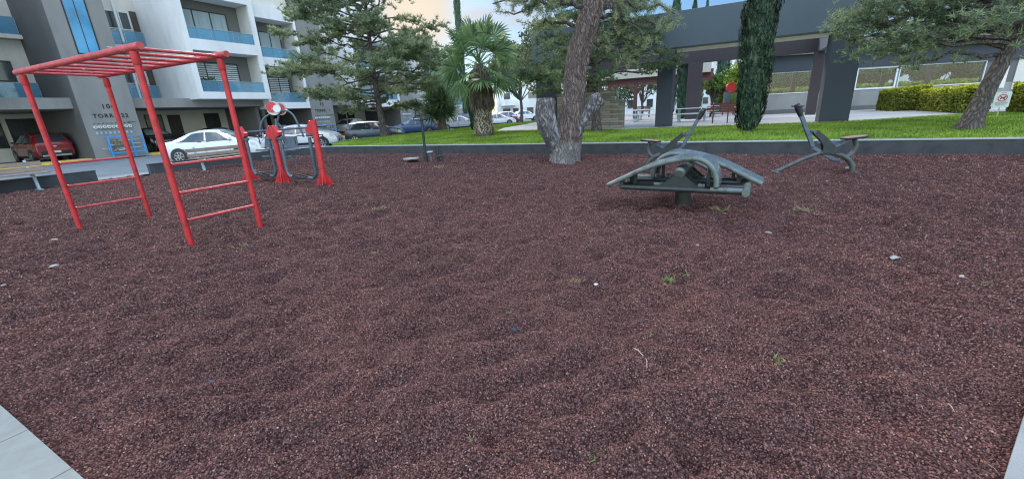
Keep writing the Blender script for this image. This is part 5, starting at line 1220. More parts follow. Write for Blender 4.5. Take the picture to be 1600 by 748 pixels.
# fan palm
def fan_palm():
    p = G(757, 213, LZ); t = thing('fan_palm', 'fan palm with a shaggy brown skirt on the lawn left of the split trunk', 'palm', tuple(p), local=True); r = np.random.default_rng(4)
    Z0, Z1 = 0, 2.75
    MB().tube([(0, 0, -.05), (0, 0, .25), (0, 0, .7), (0, 0, 1.3), (0, 0, 2.4), (-.02, 0, 3.25)], [.46, .44, .39, .33, .28, .16], 22).build('trunk', M['palmtrunk'], t, smooth=True)
    # criss-cross leaf bases, low on the trunk
    P0, A_, B_ = [], [], []
    for row in range(15):
        z = .22+row*.078
        for k in range(17):
            a = 2*math.pi*(k+.5*(row % 2))/17+r.normal(0, .05); rr = float(np.interp(z, [0, .7, 1.4], [.47, .41, .35]))+.025
            n_ = np.array([math.cos(a), math.sin(a), 0]); tg = np.array([-math.sin(a), math.cos(a), 0]); up = np.array([0, 0, 1.])
            s = 1 if row % 2 else -1; ax = (tg*.55*s+up*.8); ax /= np.linalg.norm(ax); bx = np.cross(n_, ax)
            P0.append(n_*rr*r.uniform(.98, 1.08)+up*z); A_.append(ax*.085*r.uniform(.7, 1.2)+n_*.02); B_.append(bx*.024)
    V_, F_ = quadcards(np.array(P0), np.array(A_), np.array(B_)); npmesh('leaf_bases', V_, F_, M['boot'], t)
    # hanging dead leaves
    n = 5200; a = r.uniform(0, 6.283, n); z = r.uniform(1.35, 2.95, n); rr = np.interp(z, [1.25, 1.5, 2.3, 3.0], [.50, .53, .46, .28])*r.uniform(.75, 1.06, n)
    P0 = np.stack([np.cos(a)*rr, np.sin(a)*rr, z+.12], 1); D_ = np.stack([np.cos(a)*.05+r.normal(0, .03, n), np.sin(a)*.05+r.normal(0, .03, n), -r.uniform(.25, .5, n)], 1)
    V_, F_ = leafcards(P0, D_, .030, r); npmesh('dead_leaf_skirt', V_, F_, M['skirt'], t)
    # fans: petiole + pleated blade split at the rim
    Vs, Fs, st = [], [], MB(); off = 0
    nf = 36
    for i in range(nf):
        a = i*2.39996; f = i/(nf-1)          # f: 0 lowest/oldest
        el = R(-34+112*f**1.1)+r.normal(0, .08); pl_ = r.uniform(1.0, 1.3)
        d = np.array([math.cos(a)*math.cos(el), math.sin(a)*math.cos(el), math.sin(el)]); c0 = np.array([0, 0, 3.0+.45*f]); c1 = c0+d*pl_; c1[2] -= .10*(1-f)
        mid = (c0+c1)/2+np.array([0, 0, .10]); st.tube([tuple(c0), tuple(mid), tuple(c1)], [.022, .016, .012], 5)
        side = np.cross(d, [0, 0, 1.]); side /= np.linalg.norm(side)+1e-9; nrm_ = np.cross(side, d); tw = r.normal(0, .6); side, nrm_ = side*math.cos(tw)+nrm_*math.sin(tw), nrm_*math.cos(tw)-side*math.sin(tw); nl_ = 26; Rb = r.uniform(.85, 1.08)
        for k in range(nl_):
            ph = R(-118+236*k/(nl_-1))+r.normal(0, .02); dd = d*math.cos(ph)+side*math.sin(ph); Lf = Rb*(1-.22*abs(ph)/2.1)*r.uniform(.93, 1.05)
            q0 = c1; w0 = .5*Rb*.62*R(236)/nl_; sd_ = np.cross(nrm_, dd); m1 = q0+dd*Lf*.6+nrm_*.035*(1 if k % 2 else -1)*.6; droop = .16+.22*(1-f)*abs(r.normal(.8, .3)); tip = q0+dd*Lf; tip[2] -= droop*.75; m1[2] -= droop*.10
            Vs += [q0, m1-sd_*w0, tip, m1+sd_*w0]; Fs.append([off, off+1, off+2, off+3]); off += 4
    st.build('leaf_stalks', M['shrub'], t, smooth=True); npmesh('crown', np.array(Vs), np.array(Fs), M['palm'], t)
fan_palm()
# yucca
def yucca(label, pos, h, nb, seed, name='yucca', s=1.):
    t = thing(name, label, 'yucca', tuple(pos), local=True); r = np.random.default_rng(seed)
    mb = MB(); heads = []
    mb.tube([(0, 0, -.05), (0, 0, .5), (.03, 0, 1.0)], [.22*s, .17*s, .14*s], 12)
    for i in range(nb):
        a = i*2.4; l = r.uniform(.1, .55)*s; q = (math.cos(a)*l, math.sin(a)*l, r.uniform(.9, h-.3)); mb.tube([(0, 0, .7), q], [.1*s, .07*s], 7); heads.append(np.array(q))
    mb.build('trunk', M['palmtrunk'], t, smooth=True); P_, D_ = [], []
    for hd in heads:
        n = 230; d = unit(r, n); d[:, 2] = d[:, 2]*.85+.15; Lf = r.uniform(.55, .85, (n, 1))*s; P_.append(hd+d*.05); dd = d*Lf; dd[:, 2] -= .12*(1-d[:, 2]); D_.append(dd)
    V_, F_ = leafcards(np.concatenate(P_), np.concatenate(D_), .055*s, r); npmesh('crown', V_, F_, M['yucca'], t)
p = G(692, 203, LZ); yucca('spiky yucca clump at the lawn edge right of the big pine', (p.x, p.y, p.z), 3.7, 12, 3, s=1.75)
p = G(707, 200, LZ); 
# cypresses
def cypress(label, pos, h, rad, seed, m='cyp', n=9000, name='cypress', z0=.12, lean=0., group=None, sz=.05):
    r = np.random.default_rng(seed); t = thing(name, label, 'cypress', tuple(pos), local=True, group=group)
    MB().tube([(0, 0, -.1), (0, 0, .5), (0, 0, h*.9)], [rad*.30, rad*.24, .02], 8).build('trunk', M['bark'], t, smooth=True)
    z = z0+(h-z0)*r.uniform(0, 1, n)**.9; f = (z-z0)/(h-z0); R_ = rad*np.interp(f, [0, .03, .10, .5, .8, 1], [.55, .72, .84, 1, .85, .06]); a = r.uniform(0, 6.283, n)
    bump = 1+.16*np.sin(a*3+z*2.1)+.10*np.sin(a*7-z*5.3)+.06*np.sin(a*13+z*11); rr = R_*bump*(1-.28*r.uniform(0, 1, n)**2)
    P0 = np.stack([np.cos(a)*rr+lean*z, np.sin(a)*rr, z], 1); k = n; up = np.stack([np.cos(a)*.35+r.normal(0, .25, k), np.sin(a)*.35+r.normal(0, .25, k), np.ones(k)], 1); up /= np.linalg.norm(up, axis=1)[:, None]
    tg = np.stack([-np.sin(a), np.cos(a), r.normal(0, .25, k)], 1); A_ = up*sz*1.7*r.uniform(.6, 1.3, (k, 1)); B_ = tg*sz*.55*r.uniform(.6, 1.3, (k, 1))
    V_, F_ = quadcards(P0, A_, B_); npmesh('crown', V_, F_, M[m], t)
    # a dark core so the column is not see-through
    MB().tube([(lean*z0, 0, z0+.05), (lean*h*.1, 0, h*.1), (lean*h*.5, 0, h*.5), (lean*h*.8, 0, h*.8), (lean*h, 0, h*.97)], [rad*.3, rad*.66, rad*.82, rad*.58, .03], 12).build('inner_foliage', M[m], t, smooth=True)
    return t
p = G(1168, 205, LZ); cypress('tall dark column cypress in front of the grey pavilion, right of the red-brown bench', tuple(p), 7.2, .50, 5, n=20000, sz=.038, lean=-.004)
def far_at(px, y, z=LZ): q = H(px, 170, y); return (q.x, q.y, z)
cypress('tall cypress behind the pavilion roof, above its left part', far_at(1047, 44), 11.5, .62, 6, 'cyp_far', 4200, sz=.08)
cypress('thin cypress tip above the pavilion roof, right of the taller one', far_at(1074, 50), 12.2, .5, 7, 'cyp_far', 2600, sz=.08)
cypress('thinner cypress tip above the pavilion roof, near the tall column cypress', far_at(1092, 52), 12.4, .42, 8, 'cyp_far', 2200, sz=.08)
cypress('distant pointed cypress above the crown of the fan palm', far_at(727, 58, 0), 26, .42, 9, 'cyp_far', 3600, sz=.1)
cypress('dark slim cypress close behind the fan palm trunk', tuple(G(744, 204, LZ)), 3.6, .42, 10, 'cyp', 5200, sz=.06)
cypress('cypress seen through the pavilion between its two left columns', far_at(1124, 46), 7.2, .65, 12, 'cyp_far', 4200, sz=.08)
cypress('slim cypress just right of the front left pavilion column', far_at(1066, 30), 6.4, .45, 13, 'cyp_far', 4200, sz=.07)
# hedges
def hedge(label, u0, u1, v0, v1, z0, z1, n, seed):
    r = np.random.default_rng(seed); t = thing('hedge', label, 'hedge', ((u0+u1)/2, (v0+v1)/2, z0), True, group=None); o_ = np.array(ORI[t.name])
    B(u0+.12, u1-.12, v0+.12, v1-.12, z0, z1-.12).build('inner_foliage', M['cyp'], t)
    a = np.array([(z1-z0)*(u1-u0), (z1-z0)*(v1-v0), (u1-u0)*(v1-v0)]); pr = np.array([a[0], a[0], a[1], a[1], a[2]*1.1]); pr /= pr.sum(); f = r.choice(5, n, p=pr)
    U_ = r.uniform(u0, u1, n); V_ = r.uniform(v0, v1, n); Z_ = r.uniform(z0+.03, z1, n); dz = r.uniform(-.13, .02, n)
    V_ = np.where(f == 0, v0-dz, np.where(f == 1, v1+dz, V_)); U_ = np.where(f == 2, u0-dz, np.where(f == 3, u1+dz, U_)); Z_ = np.where(f == 4, z1+dz*.9, Z_)
    wob = .05*np.sin(U_*2.1)+.04*np.sin(V_*3.3+U_); Z_ = Z_+wob*(Z_-z0); V_ = V_+.04*np.sin(U_*3+Z_*4)
    P0 = np.stack([U_, V_, Z_], 1)-o_; A_ = unit(r, n)*.042*r.uniform(.6, 1.3, (n, 1)); B_ = np.cross(A_, unit(r, n))*.7
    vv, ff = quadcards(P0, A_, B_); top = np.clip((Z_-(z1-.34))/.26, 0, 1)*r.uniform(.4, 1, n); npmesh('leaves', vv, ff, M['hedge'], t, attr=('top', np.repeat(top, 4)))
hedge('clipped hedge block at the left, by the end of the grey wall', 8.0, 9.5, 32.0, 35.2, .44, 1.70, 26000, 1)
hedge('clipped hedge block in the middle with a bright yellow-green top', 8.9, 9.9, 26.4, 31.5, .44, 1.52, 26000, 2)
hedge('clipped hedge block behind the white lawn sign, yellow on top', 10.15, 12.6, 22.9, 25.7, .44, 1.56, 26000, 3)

# ------------------------------------------------------------------ pavilion
t = thing('pavilion', 'large dark blue-grey open pavilion with a deep fascia and square columns', 'pavilion', (-3, 22, .44), True)
V0, V1, UL, UR = 21.6, 31.2, -9.9, 4.25
B(UL, UR, V0, V0+.35, 3.92, 5.42).build('fascia', M['pav_fascia'], t, bevel=.02)
B(UL, UR, V1, V1+.5, 3.95, 4.75).build('rear_beam', M['pav_brown'], t)
B(UL, UL+.35, V0+.352, V1-.002, 3.93, 5.40).build('side_beam', M['pav_fascia'], t)
B(UR-.35, UR, V0+.352, V1-.002, 3.93, 5.40).build('side_beam', M['pav_fascia'], t)
B(UL+.4, UR-.4, V0+.352, V0+1.85, 3.885, 3.915).build('soffit', M['soffit'], t)
B(UL+.4, UR-.4, V0+1.852, V0+2.1, 3.9, 5.0).build('inner_beam', M['pav_brown'], t)
for (a, b) in ((-9.72, -8.62), (-3.42, -2.72), (3.12, 4.12)):
    c = B(a, b, V0+.03, V0+.95, .4, 3.92).build('column', M['pav_col'], t, bevel=.015); B((a+b)/2+.02, (a+b)/2+.14, V0-.01, V0+.03, .47, .55).build('socket', M['black_gloss'], c)
for (a, b) in ((-9.7, -8.8), (-2.98, -2.12), (3.75, 4.25)): B(a, b, V1-.35, V1-.002, .4, 3.94).build('column', M['pav_brown'], t, bevel=.015)
t = thing('pergola', 'timber pergola with a cream roof edge and braced brown posts behind the picnic tables', 'pergola', (-6, 38, .44), True)
B(-10.5, -1.9, 36.0, 36.3, 3.62, 4.35).build('roof_edge', M['soffit'], t); B(-10.5, -1.9, 36.31, 36.5, 3.2, 3.62).build('beam', M['bench_red'], t)
B(-10.5, -1.9, 40.0, 40.3, 3.2, 4.1).build('beam', M['bench_red'], t)
for u_ in (-9.6, -7.4, -5.0, -2.6):
    pb = MB(); pb.bar((u_, 36.4, .4), (u_, 36.4, 3.2), .26, .26, up=(0, 1, 0)); pb.bar((u_, 36.4, 2.3), (u_-.8, 36.4, 3.2), .12, .12, up=(0, 1, 0)); pb.bar((u_, 36.4, 2.3), (u_+.8, 36.4, 3.2), .12, .12, up=(0, 1, 0)); pb.build('post', M['bench_red'], t)
t = thing('stone_wall', 'ledge-stone wall with a lower stepped end beside the pavilion column', 'wall', (-6.5, 21.3, .4), True)
B(-8.3, -5.35, 21.1, 21.4, .40, 2.28).build('wall_body', M['stonewall'], t); B(-5.348, -4.83, 21.05, 21.35, .40, 1.82).build('wall_end', M['stonewall'], t)

# picnic tables and benches under the roof
def picnic(label, pos, rz, ln=1.9):
    t = thing('picnic_table', label, 'table', tuple(pos), rz=rz, local=True, group='pale picnic tables under the pavilion')
    MB().box(-ln/2, ln/2, -.38, .38, .72, .76).build('tabletop', M['frame_white'], t, bevel=.006)
    for y in (-.72, .72): MB().box(-ln/2, ln/2, y-.13, y+.13, .43, .46).build('seat', M['frame_white'], t, bevel=.006)
    for x in (-ln*.36, ln*.36):
        f = MB(); f.bar((x, -.3, .72), (x, -.3, 0), .05, .05, up=(0, 1, 0)); f.bar((x, .3, .72), (x, .3, 0), .05, .05, up=(0, 1, 0)); f.bar((x, -.75, .40), (x, .75, .40), .04, .05); f.bar((x, -.8, .02), (x, .8, .02), .05, .04)
        f.bar((x, -.72, .42), (x, -.72, .02), .04, .04, up=(0, 1, 0)); f.bar((x, .72, .42), (x, .72, .02), .04, .04, up=(0, 1, 0)); f.build('leg', M['bench_leg'], t)
ps = [(985, 188.5, 'pale picnic table left of the front column, farthest left'), (1010, 190, 'pale picnic table touching the left side of the front column in view'), (1080, 190, 'pale picnic table between the front column and the brown-red bench'), (1100, 183, 'pale picnic table farther back behind the brown-red bench')]
for px, py, lb in ps: q = G(px, py, LZ); picnic(lb, (q.x, q.y, LZ), -GA)
def slatbench(label, q, rz, group=None):
    t = thing('park_bench', label, 'bench', tuple(q), rz=rz, local=True, group=group); ln = 1.45
    for x in (-ln/2+.06, ln/2-.06, 0):
        f = MB(); f.bar((x, .22, 0), (x, .30, .95), .05, .05, up=(0, 1, 0)); f.bar((x, -.20, 0), (x, -.20, .44), .05, .05, up=(0, 1, 0)); f.bar((x, -.22, .42), (x, .26, .42), .05, .04); f.build('leg', M['bench_red'], t)
    for k in range(3): MB().box(-ln/2, ln/2, -.22+k*.15, -.10+k*.15, .445, .47).build('seat_slat', M['bench_red'], t)
    for k in range(4): MB().box(-ln/2, ln/2, .255, .28, .52+k*.115, .61+k*.115).build('back_slat', M['bench_red'], t)
q = G(1136, 192, LZ); slatbench('brown-red slatted bench seen from behind, left of the tall column cypress', (q.x, q.y, LZ), -GA + math.pi)
for k, px in enumerate((963, 1002)):
    q = G(px, 183.5, LZ); slatbench(['dark slatted bench at the far left of the pavilion floor', 'dark slatted bench behind the pale tables, nearer the front column'][k], (q.x, q.y, LZ), -GA)

# ------------------------------------------------------------------ gymnasium with the long windows
def gym():
    A0 = Vector((18.0, 29.6, 0)); ang = R(-6); t = thing('gym_building', 'long single-storey grey building with big white-framed windows behind the hedges', 'building', (A0.x, A0.y, .44), rz=ang, local=True)
    ex = Vector((math.cos(ang), math.sin(ang), 0)); ey = Vector((-ex.y, ex.x, 0))
    def X(px):                      # distance along the front for a photo column
        d = ray(px, 120); n = ey; tt = ((A0-EYE).dot(n))/(d.x*n.x+d.y*n.y); P = EYE+d*tt; return (Vector((P.x, P.y, 0))-A0).dot(ex)
    def Z(px, py): 
        d = ray(px, py); tt = ((A0-EYE).dot(ey))/(d.x*ey.x+d.y*ey.y); return EYE.z+d.z*tt-.44
    zs, zh = Z(1400, 137.5), Z(1400, 103); x0 = X(1186); xe = X(1640); zb2 = Z(1450, 74); zt = Z(1450, 52)
    B(x0, xe, 0, .25, -.05, zs).build('wall', M['plaster_grey'], t); B(x0-.02, xe, -.03, -.002, .0, .28).build('plinth', M['plaster_dark'], t)
    B(x0, xe, -.12, .35, zh, zb2).build('lintel_band', M['pav_col'], t)
    sk = .72                            # the end wall runs back at a slant
    def slab(nm, y0, y1, z0, z1, m_, o_=0.): MB().prism([(x0-o_+y0*sk, y0), (xe+.3, y0), (xe+.3, y1), (x0-o_+y1*sk, y1)], 'z', z0, z1).build(nm, M[m_], t)
    slab('roof_slab', -.5, 9.4, zb2+.002, zt, 'plaster_taupe', .3); slab('floor', .26, 9.0, -.06, 0., 'concrete'); slab('ceiling', .36, 8.7, zh+.35, zh+.42, 'plaster_dark')
    B(x0+6.7, xe, 9.0, 9.2, -.05, .9).build('rear_wall', M['plaster_grey'], t)
    for x in np.arange(x0+6.8, xe, 3.6): B(x, x+.3, 8.75, 8.98, .9, zh+.4).build('rear_pier', M['pav_col'], t)
    bays = [(1187, 1276), (1337, 1401), (1403.5, 1536), (1600, 1640)]
    for i, (a, b) in enumerate(bays):
        xa, xb = X(a), X(b); f = MB(); w_ = .10 if i == 1 else .05
        f.box(xa, xb, -.04, .12, zs+.001, zs+w_); f.box(xa, xb, -.04, .12, zh-w_, zh-.001); f.box(xa, xa+w_, -.04, .12, zs+w_, zh-w_); f.box(xb-w_, xb, -.04, .12, zs+w_, zh-w_)
        fo = f.build('window', M['frame_white'], t); B(xa+w_, xb-w_, .03, .045, zs+w_, zh-w_).build('pane', M['gym_glass'], fo)
    for (a, b) in ((1276.3, 1336.7), (1536.3, 1599.7)): B(X(a), X(b), .0, .25, zs+.002, zh-.002).build('pier', M['plaster_dark'] if a > 1500 else M['pav_col'], t)
    B(X(1556), X(1572), -.05, -.005, zs-.35, zh-.4).build('notice_panel', M['plaster_cream'], t); B(X(1584), X(1612), -.05, -.005, zs-.45, zh+.0).build('notice_panel', M['plaster_cream'], t)
    # machines inside: one treadmill-like shape each
    for k, px in enumerate((1215, 1240, 1262, 1352, 1380, 1425, 1462, 1500)):
        x = X(px); P = A0+ex*x+ey*2.2; e = thing('treadmill', 'dark treadmill inside the gym, number %s from the left behind the long windows' % ['first', 'second', 'third', 'fourth', 'fifth', 'sixth', 'seventh', 'last'][k] if False else ['dark exercise machine behind the left window, beside its left jamb', 'dark exercise machine in the middle of the left window', 'dark exercise machine behind the left window, by the brown column', 'dark exercise machine at the left of the square white-framed window', 'dark exercise machine at the right of the square white-framed window', 'dark exercise machine at the left end of the longest window', 'dark exercise machine in the middle of the longest window', 'dark exercise machine at the right of the longest window by the leaning pine'][k], 'exercise machine', (P.x, P.y, .44), rz=ang+.2*k, local=True, group='machines inside the gym')
        MB().box(-.4, .4, -.8, .8, .02, .2).build('deck', M['black_gloss'], e, bevel=.02); m = MB()
        for s in (-.36, .36): m.bar((s, .6, .1), (s, .75, 1.35), .06, .06, up=(0, 1, 0)); m.bar((s, .7, 1.0), (s, .1, .95), .04, .04)
        m.build('upright', M['black_gloss'], e); MB().bar((-.4, .78, 1.42), (.4, .78, 1.42), .08, .3).build('console', M['black_gloss'], e)
M['gym_glass'] = glassmat('gym_window_glass', (.80, .84, .84), .13, .02, body=.02)
gym()
def hedge_xy(label, x0, x1, y0, y1, z0, z1, n, seed, m='shrub_y'):
    r = np.random.default_rng(seed); t = thing('hedge', label, 'hedge', ((x0+x1)/2, (y0+y1)/2, z0), local=True)
    dx, dy, h = (x1-x0)/2, (y1-y0)/2, z1-z0; P0 = np.stack([r.uniform(-dx, dx, n), r.uniform(-dy, dy, n), h*r.uniform(0, 1, n)**.7+r.normal(0, .05, n)], 1); A_ = unit(r, n)*.09; B_ = np.cross(A_, unit(r, n))*.7
    V_, F_ = quadcards(P0, A_, B_); npmesh('leaves', V_, F_, M[m], t)
hedge_xy('lime-green hedge seen through the gym windows', 24, 58, 41.5, 43.2, .1, 2.35, 30000, 5)
for k, (px, y, h, r_, lb) in enumerate([(1205, 50, 6.5, 2.6, 'green tree behind the gym, its crown right beside the column cypress'), (1250, 49, 7, 3.0, 'green tree behind the gym, seen in the left window by the brown column'), (1348, 48, 6.5, 2.6, 'green tree behind the gym, seen through the square window'),
        (1447, 49, 7.5, 3.2, 'green tree behind the gym in the middle of the longest window'), (1490, 47, 7, 3.0, 'green tree behind the gym at the right of the longest window'), (1532, 48, 7.5, 3.2, 'green tree behind the gym, next to the leaning pine trunk'), (1142, 52, 6.0, 2.3, 'dark tree behind the red play tower')]):
    broad(lb, far_at(px, y, .1), h, r_, 60+k, 'tree_mid', 11000, sz=.24, trunk_h=.10, core=True)
far_block('white house seen through the longest gym window', (66, 62), 16, 8, 7.5, [(-6, -4.6, 1, 2.6, 'w'), (-2, -.6, 1, 2.6, 'w'), (2, 3.4, 1, 2.6, 'w'), (-6, -4.6, 4.2, 5.6, 'w'), (2, 3.4, 4.2, 5.6, 'w')], 'plaster_white', R(-30))
# beyond the pavilion: houses, shrubs, play tower
def house(label, cx, y, wdt, h, rows, cols, m_='plaster_white', dep=9):
    q = H(cx, 170, y); ws = []
    for r_ in range(rows):
        for c in range(cols): x = -wdt/2+wdt*(c+.5)/cols; ws.append((x-.55, x+.55, 1.1+r_*2.9, 2.5+r_*2.9, 'w'))
    return far_block(label, (q.x, q.y), wdt, dep, h, ws, m_, R(-10))
house('tall white block with dark windows seen through the pavilion, left of the column cypress', 1122, 84, 7.5, 14, 4, 3)
house('white block with dark windows right beside the column cypress, through the pavilion', 1165, 78, 6.5, 12.5, 4, 3)
house('long low white house behind the picnic tables', 985, 70, 15, 6.4, 2, 5)
house('pale house behind the olive tree and the left pavilion column', 905, 88, 15, 8, 2, 4)
for k, (px, y, h, r_, m_, lb) in enumerate([(1112, 38, 3.6, .95, 'shrub', 'round bright green shrub in the pavilion opening, left of the play tower'), (1126, 41, 3.2, 1.0, 'shrub', 'smaller green shrub between the two cypresses in the pavilion opening'), (1152, 37, 4.3, 1.5, 'shrub_y', 'lime-green bushy tree right of the red play tower'),
        (968, 48, 4.2, 2.2, 'tree_mid', 'dark green tree behind the picnic tables at the left'), (1003, 46, 5.2, 1.7, 'tree_mid', 'dark green tree behind the picnic tables beside the column'), (1075, 44, 4.6, 1.6, 'tree_mid', 'dark green tree behind the slim cypress')]):
    broad(lb, far_at(px, y), h, r_, 80+k, m_, 2400, sz=.10, trunk_h=.25)
q = far_at(1139, 33); t = thing('play_tower', 'red play tower with a round red roof panel and green sides', 'playground', q, local=True)
MB().disc((0, 0, 2.0), (0, 1, 0), .38, 28, .12).build('round_panel', M['red'], t); MB().box(-.45, -.05, -.1, .1, .2, 1.7).build('side_panel', M['slate'], t); MB().box(.05, .45, -.1, .1, .7, 1.6).build('side_panel', M['shrub'], t)
MB().box(-.3, .3, -.18, -.12, .2, .85).build('front_panel', M['red'], t)
m = MB(); [m.bar((x, y_, -.1), (x, y_, 1.7), .07, .09, up=(0, 1, 0)) for x in (-.42, .42) for y_ in (.12,)]; m.build('frame', M['red'], t)
q = far_at(1111, 31); t = thing('spring_rider', 'small red spring rider left of the play tower', 'playground', q, local=True)
MB().tube([(0, 0, 0), (0, 0, .35)], .08, 10).build('spring', M['black_gloss'], t); MB().box(-.3, .3, -.15, .15, .35, .75).build('seat', M['red'], t, bevel=.08)
q = G(1070, 177, LZ); t = thing('litter_bin', 'small red bin beyond the pale tables, right of the front column', 'bin', (q.x, q.y, LZ), local=True); MB().tube([(0, 0, 0), (0, 0, 1.0)], [.22, .25], 14).build('bin_body', M['red'], t, smooth=True)
MB().tube([(0, 0, 1.0), (0, 0, 1.05)], .27, 14).build('lid', M['red_top'], t)

# sign on a stake
p = G(1558, 182, LZ); q = H(1568, 158, p.y); t = thing('lawn_sign', 'white no-dogs notice on a thin stake before the hedge', 'sign', tuple(p), rz=R(-30), local=True)
MB().bar((0, .02, -.1), (.0, .02, .5), .035, .02, up=(0, 1, 0)).build('stake', M['straw'], t)
MB().prism([(-.21, .34), (-.18, .31), (.18, .31), (.21, .34), (.21, .84), (.18, .87), (-.18, .87), (-.21, .84)], 'y', -.012, .006).build('panel', M['plate'], t)
m = MB(); m.tube([(.115*math.cos(a), -.016, .655+.115*math.sin(a)) for a in np.linspace(0, 2*math.pi, 25)], .012, 6, cap=False); m.bar((-.075, -.018, .73), (.075, -.018, .58), .008, .024, up=(0, 0, 1)); m.build('ban_ring', M['red'], t)
m = MB(); m.prism([(-.06, .60), (-.05, .66), (-.02, .67), (.04, .68), (.05, .71), (.08, .70), (.075, .67), (.06, .66), (.055, .60), (.04, .60), (.035, .64), (-.02, .64), (-.035, .60)], 'y', -.019, -.013); m.build('dog_symbol', M['letter'], t)
m = MB(); rr = random.Random(2)
for z, w_ in ((.49, .16), (.455, .17), (.42, .15), (.385, .11), (.815, .07)):
    x = -w_
    while x < w_: l = rr.uniform(.015, .04); m.box(x, min(w_, x+l), -.0145, -.0125, z, z+.014); x += l+.012
m.build('small_print', M['letter'], t)

# ------------------------------------------------------------------ scraps lying in the gravel
def pebble(nm, label, cat, px, py, s, m_, seed, flat=.6):
    p = G(px, py); z = bz(p.x, p.y); r = random.Random(seed); mb = MB(); mb.tube([(0, 0, -s*flat*.5), (0, 0, -s*flat*.25), (0, 0, s*flat*.2), (0, 0, s*flat*.5)], [s*.55, s, s*.95, s*.45], 9)
    mb.v = [(x*(1+r.uniform(-.22, .22)), y*(.75+r.uniform(-.15, .15)), zz+r.uniform(-.1, .1)*s) for x, y, zz in mb.v]
    o = mb.build(nm, M[m_]); o.location = (p.x, p.y, z+s*flat*.45+.006); o.rotation_euler = (r.uniform(-.2, .2), r.uniform(-.2, .2), r.uniform(0, 6)); tag(o, label, cat)
pebble('pale_stone', 'pale stone lying at the left of the gravel, near the monkey bars', 'stone', 86, 419, .045, 'stone_pale', 1)
pebble('pale_stone', 'pale stone to the right of the sit-up bench post', 'stone', 1200, 366, .04, 'stone_pale', 2)
pebble('pale_stone', 'larger pale stone at the right edge of the gravel', 'stone', 1524, 400, .036, 'stone_pale', 3)
pebble('pale_stone', 'small pale stone at the right, below the larger one', 'stone', 1499, 443, .02, 'stone_pale', 4)
pebble('paper_scrap', 'blue-white paper scrap in front of the sit-up bench', 'litter', 1004, 348, .04, 'paper', 5, .35)
pebble('dark_stone', 'dark bluish stone in the middle of the gravel', 'stone', 803, 512, .026, 'stone_dark', 6)
pebble('dark_stone', 'dark bluish scrap of stone at the lower left', 'stone', 330, 592, .022, 'stone_dark', 7)
pebble('paper_scrap', 'tiny pale blue scrap in the middle of the gravel', 'litter', 931, 449, .022, 'paper', 8, .4)
pebble('paper_scrap', 'white scrap just right of the sit-up bench post base', 'litter', 1136, 303, .05, 'paper', 9, .5)
pebble('pale_stone', 'pale pebble by the left lower edge near the paving', 'stone', 143, 603, .014, 'stone_pale', 10)
pebble('pale_stone', 'pale pebble at the left among dark gravel', 'stone', 8, 450, .022, 'stone_pale', 11)
pebble('pale_stone', 'pale lump beside the right foot of the lone lever cycle', 'stone', 1325, 268, .07, 'stone_pale', 12)
pebble('pale_stone', 'pale pebble low at the bottom right', 'stone', 1090, 382, .018, 'stone_pale', 13)
for k, (px, py, s) in enumerate([(1292, 285, .03), (1240, 276, .025), (1165, 318, .025), (700, 290, .02), (620, 284, .03), (625, 296, .02), (520, 262, .03), (1408, 290, .025), (1360, 300, .02), (1022, 300, .02), (770, 262, .03), (990, 313, .022), (305, 276, .03), (205, 300, .03), (75, 318, .03), (430, 348, .02), (480, 306, .02)]):
    pebble('pale_pebble', 'small pale pebble scattered far back in the red gravel', 'pebble', px, py, s*.7, 'stone_pale', 30+k); bpy.context.scene.collection.objects[-1]['group'] = 'small pale pebbles scattered in the gravel'
def rod(nm, label, a, b, r_, m_, cat):
    p, q = G(*a), G(*b); p.z = bz(p.x, p.y)+.022; q.z = bz(q.x, q.y)+.026; mid = (p+q)/2+Vector((.004, .004, .004)); o = MB().tube([p, mid, q], [r_, r_*.9, r_*.6], 6).build(nm, M[m_], smooth=True); tag(o, label, cat)
rod('dry_straw', 'pale dry stalk lying right of centre in the gravel', (990, 556), (1004, 573), .0035, 'straw', 'stalk')
rod('dry_straw', 'short pale stalk near the upper end of the dry one', (1010, 588), (1008, 576), .002, 'straw', 'stalk')
rod('dry_straw', 'pale stick lying left of the nearest ladder of the monkey bars', (84, 380), (94, 384), .012, 'straw', 'stalk')
rod('dry_straw', 'curled pale stalk at the bottom right', (1478, 640), (1488, 652), .002, 'straw', 'stalk')
rod('dry_straw', 'thin pale stalk near the paving at the lower left', (62, 697), (72, 693), .002, 'straw', 'stalk')
rod('twig', 'thin reddish twig at the bottom right corner', (1542, 730), (1560, 748), .002, 'dryleaf', 'twig')
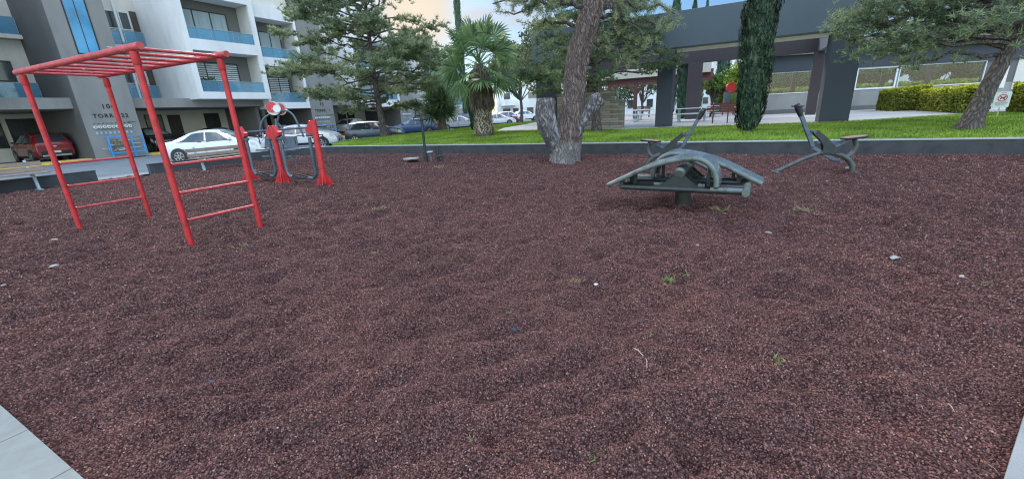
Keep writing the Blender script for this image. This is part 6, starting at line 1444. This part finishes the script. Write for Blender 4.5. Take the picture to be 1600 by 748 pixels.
p = G(1398, 411); mb = MB(); mb.add([(-.05, -.02, .01), (0, -.03, .03), (.06, 0, .012), (0, .03, .035), (-.05, .015, .02)], [(0, 1, 2, 3, 4)]); o = mb.build('dry_leaf', M['stone_pale']); o.location = (p.x, p.y, bz(p.x, p.y)+.01); tag(o, 'greyish dry leaf lying at the right of the gravel', 'leaf')
def weed(label, px, py, s, n, m_, seed, nm='weed', spread=1.):
    p = G(px, py); r = np.random.default_rng(seed); z = bz(p.x, p.y); d = unit(r, n); d[:, 2] = np.abs(d[:, 2])*.6+.15; D_ = d*s*r.uniform(.4, 1, (n, 1)); P0 = r.normal(0, s*.45*spread, (n, 3)); P0[:, 2] = .006
    V_, F_ = leafcards(P0, D_, s*.20, r); o = npmesh(nm, V_, F_, M[m_]); o.location = (p.x, p.y, z); tag(o, label, 'weed'); o['group'] = 'weeds growing in the gravel'
for k, (lb, px, py, s, n, m_) in enumerate([('pale green weed just right of the nearest monkey-bar ladder', 382, 384, .10, 26, 'weed_y'), ('pale weed in the gravel left of centre', 585, 396, .08, 18, 'weed_y'), ('pale weed beyond the left centre, the farthest of them', 594, 332, .12, 30, 'weed_y'), ('flat green weed left of the middle of the gravel', 797, 489, .05, 22, 'weed'),
        ('small green seedling at the centre of the gravel', 1013, 530, .032, 12, 'weed'), ('green weed at the lower right of the gravel', 1216, 567, .045, 26, 'weed'), ('green weed at the bottom of the photo right of centre', 936, 706, .045, 34, 'weed'), ('yellow weed at the bottom, left of the green one', 738, 704, .03, 14, 'weed_y'),
        ('patchy yellow-green weeds right of centre', 1045, 441, .075, 40, 'weed'), ('green tuft right of the patchy weeds', 1070, 432, .05, 20, 'weed'), ('orange-brown weed patch in the middle', 904, 448, .06, 24, 'weed_y'), ('pale weed in front of the sit-up bench, on its right', 1255, 331, .14, 30, 'weed_y'), ('faded weeds at the foot of the sit-up bench', 1125, 334, .13, 40, 'weed_y'), ('yellowish weed at the far right of the gravel', 1538, 440, .06, 20, 'weed_y'), ('low weeds by the small stand near the wall', 685, 262, .20, 60, 'weed_y'), ('small yellow weed right of centre', 1130, 441, .045, 16, 'weed_y'), ('small orange weed at the right', 1296, 492, .04, 16, 'weed_y'), ('small yellow tuft at the right of the centre', 1215, 434, .04, 14, 'weed_y')]):
    weed(lb, px, py, s, n, m_, 200+k)
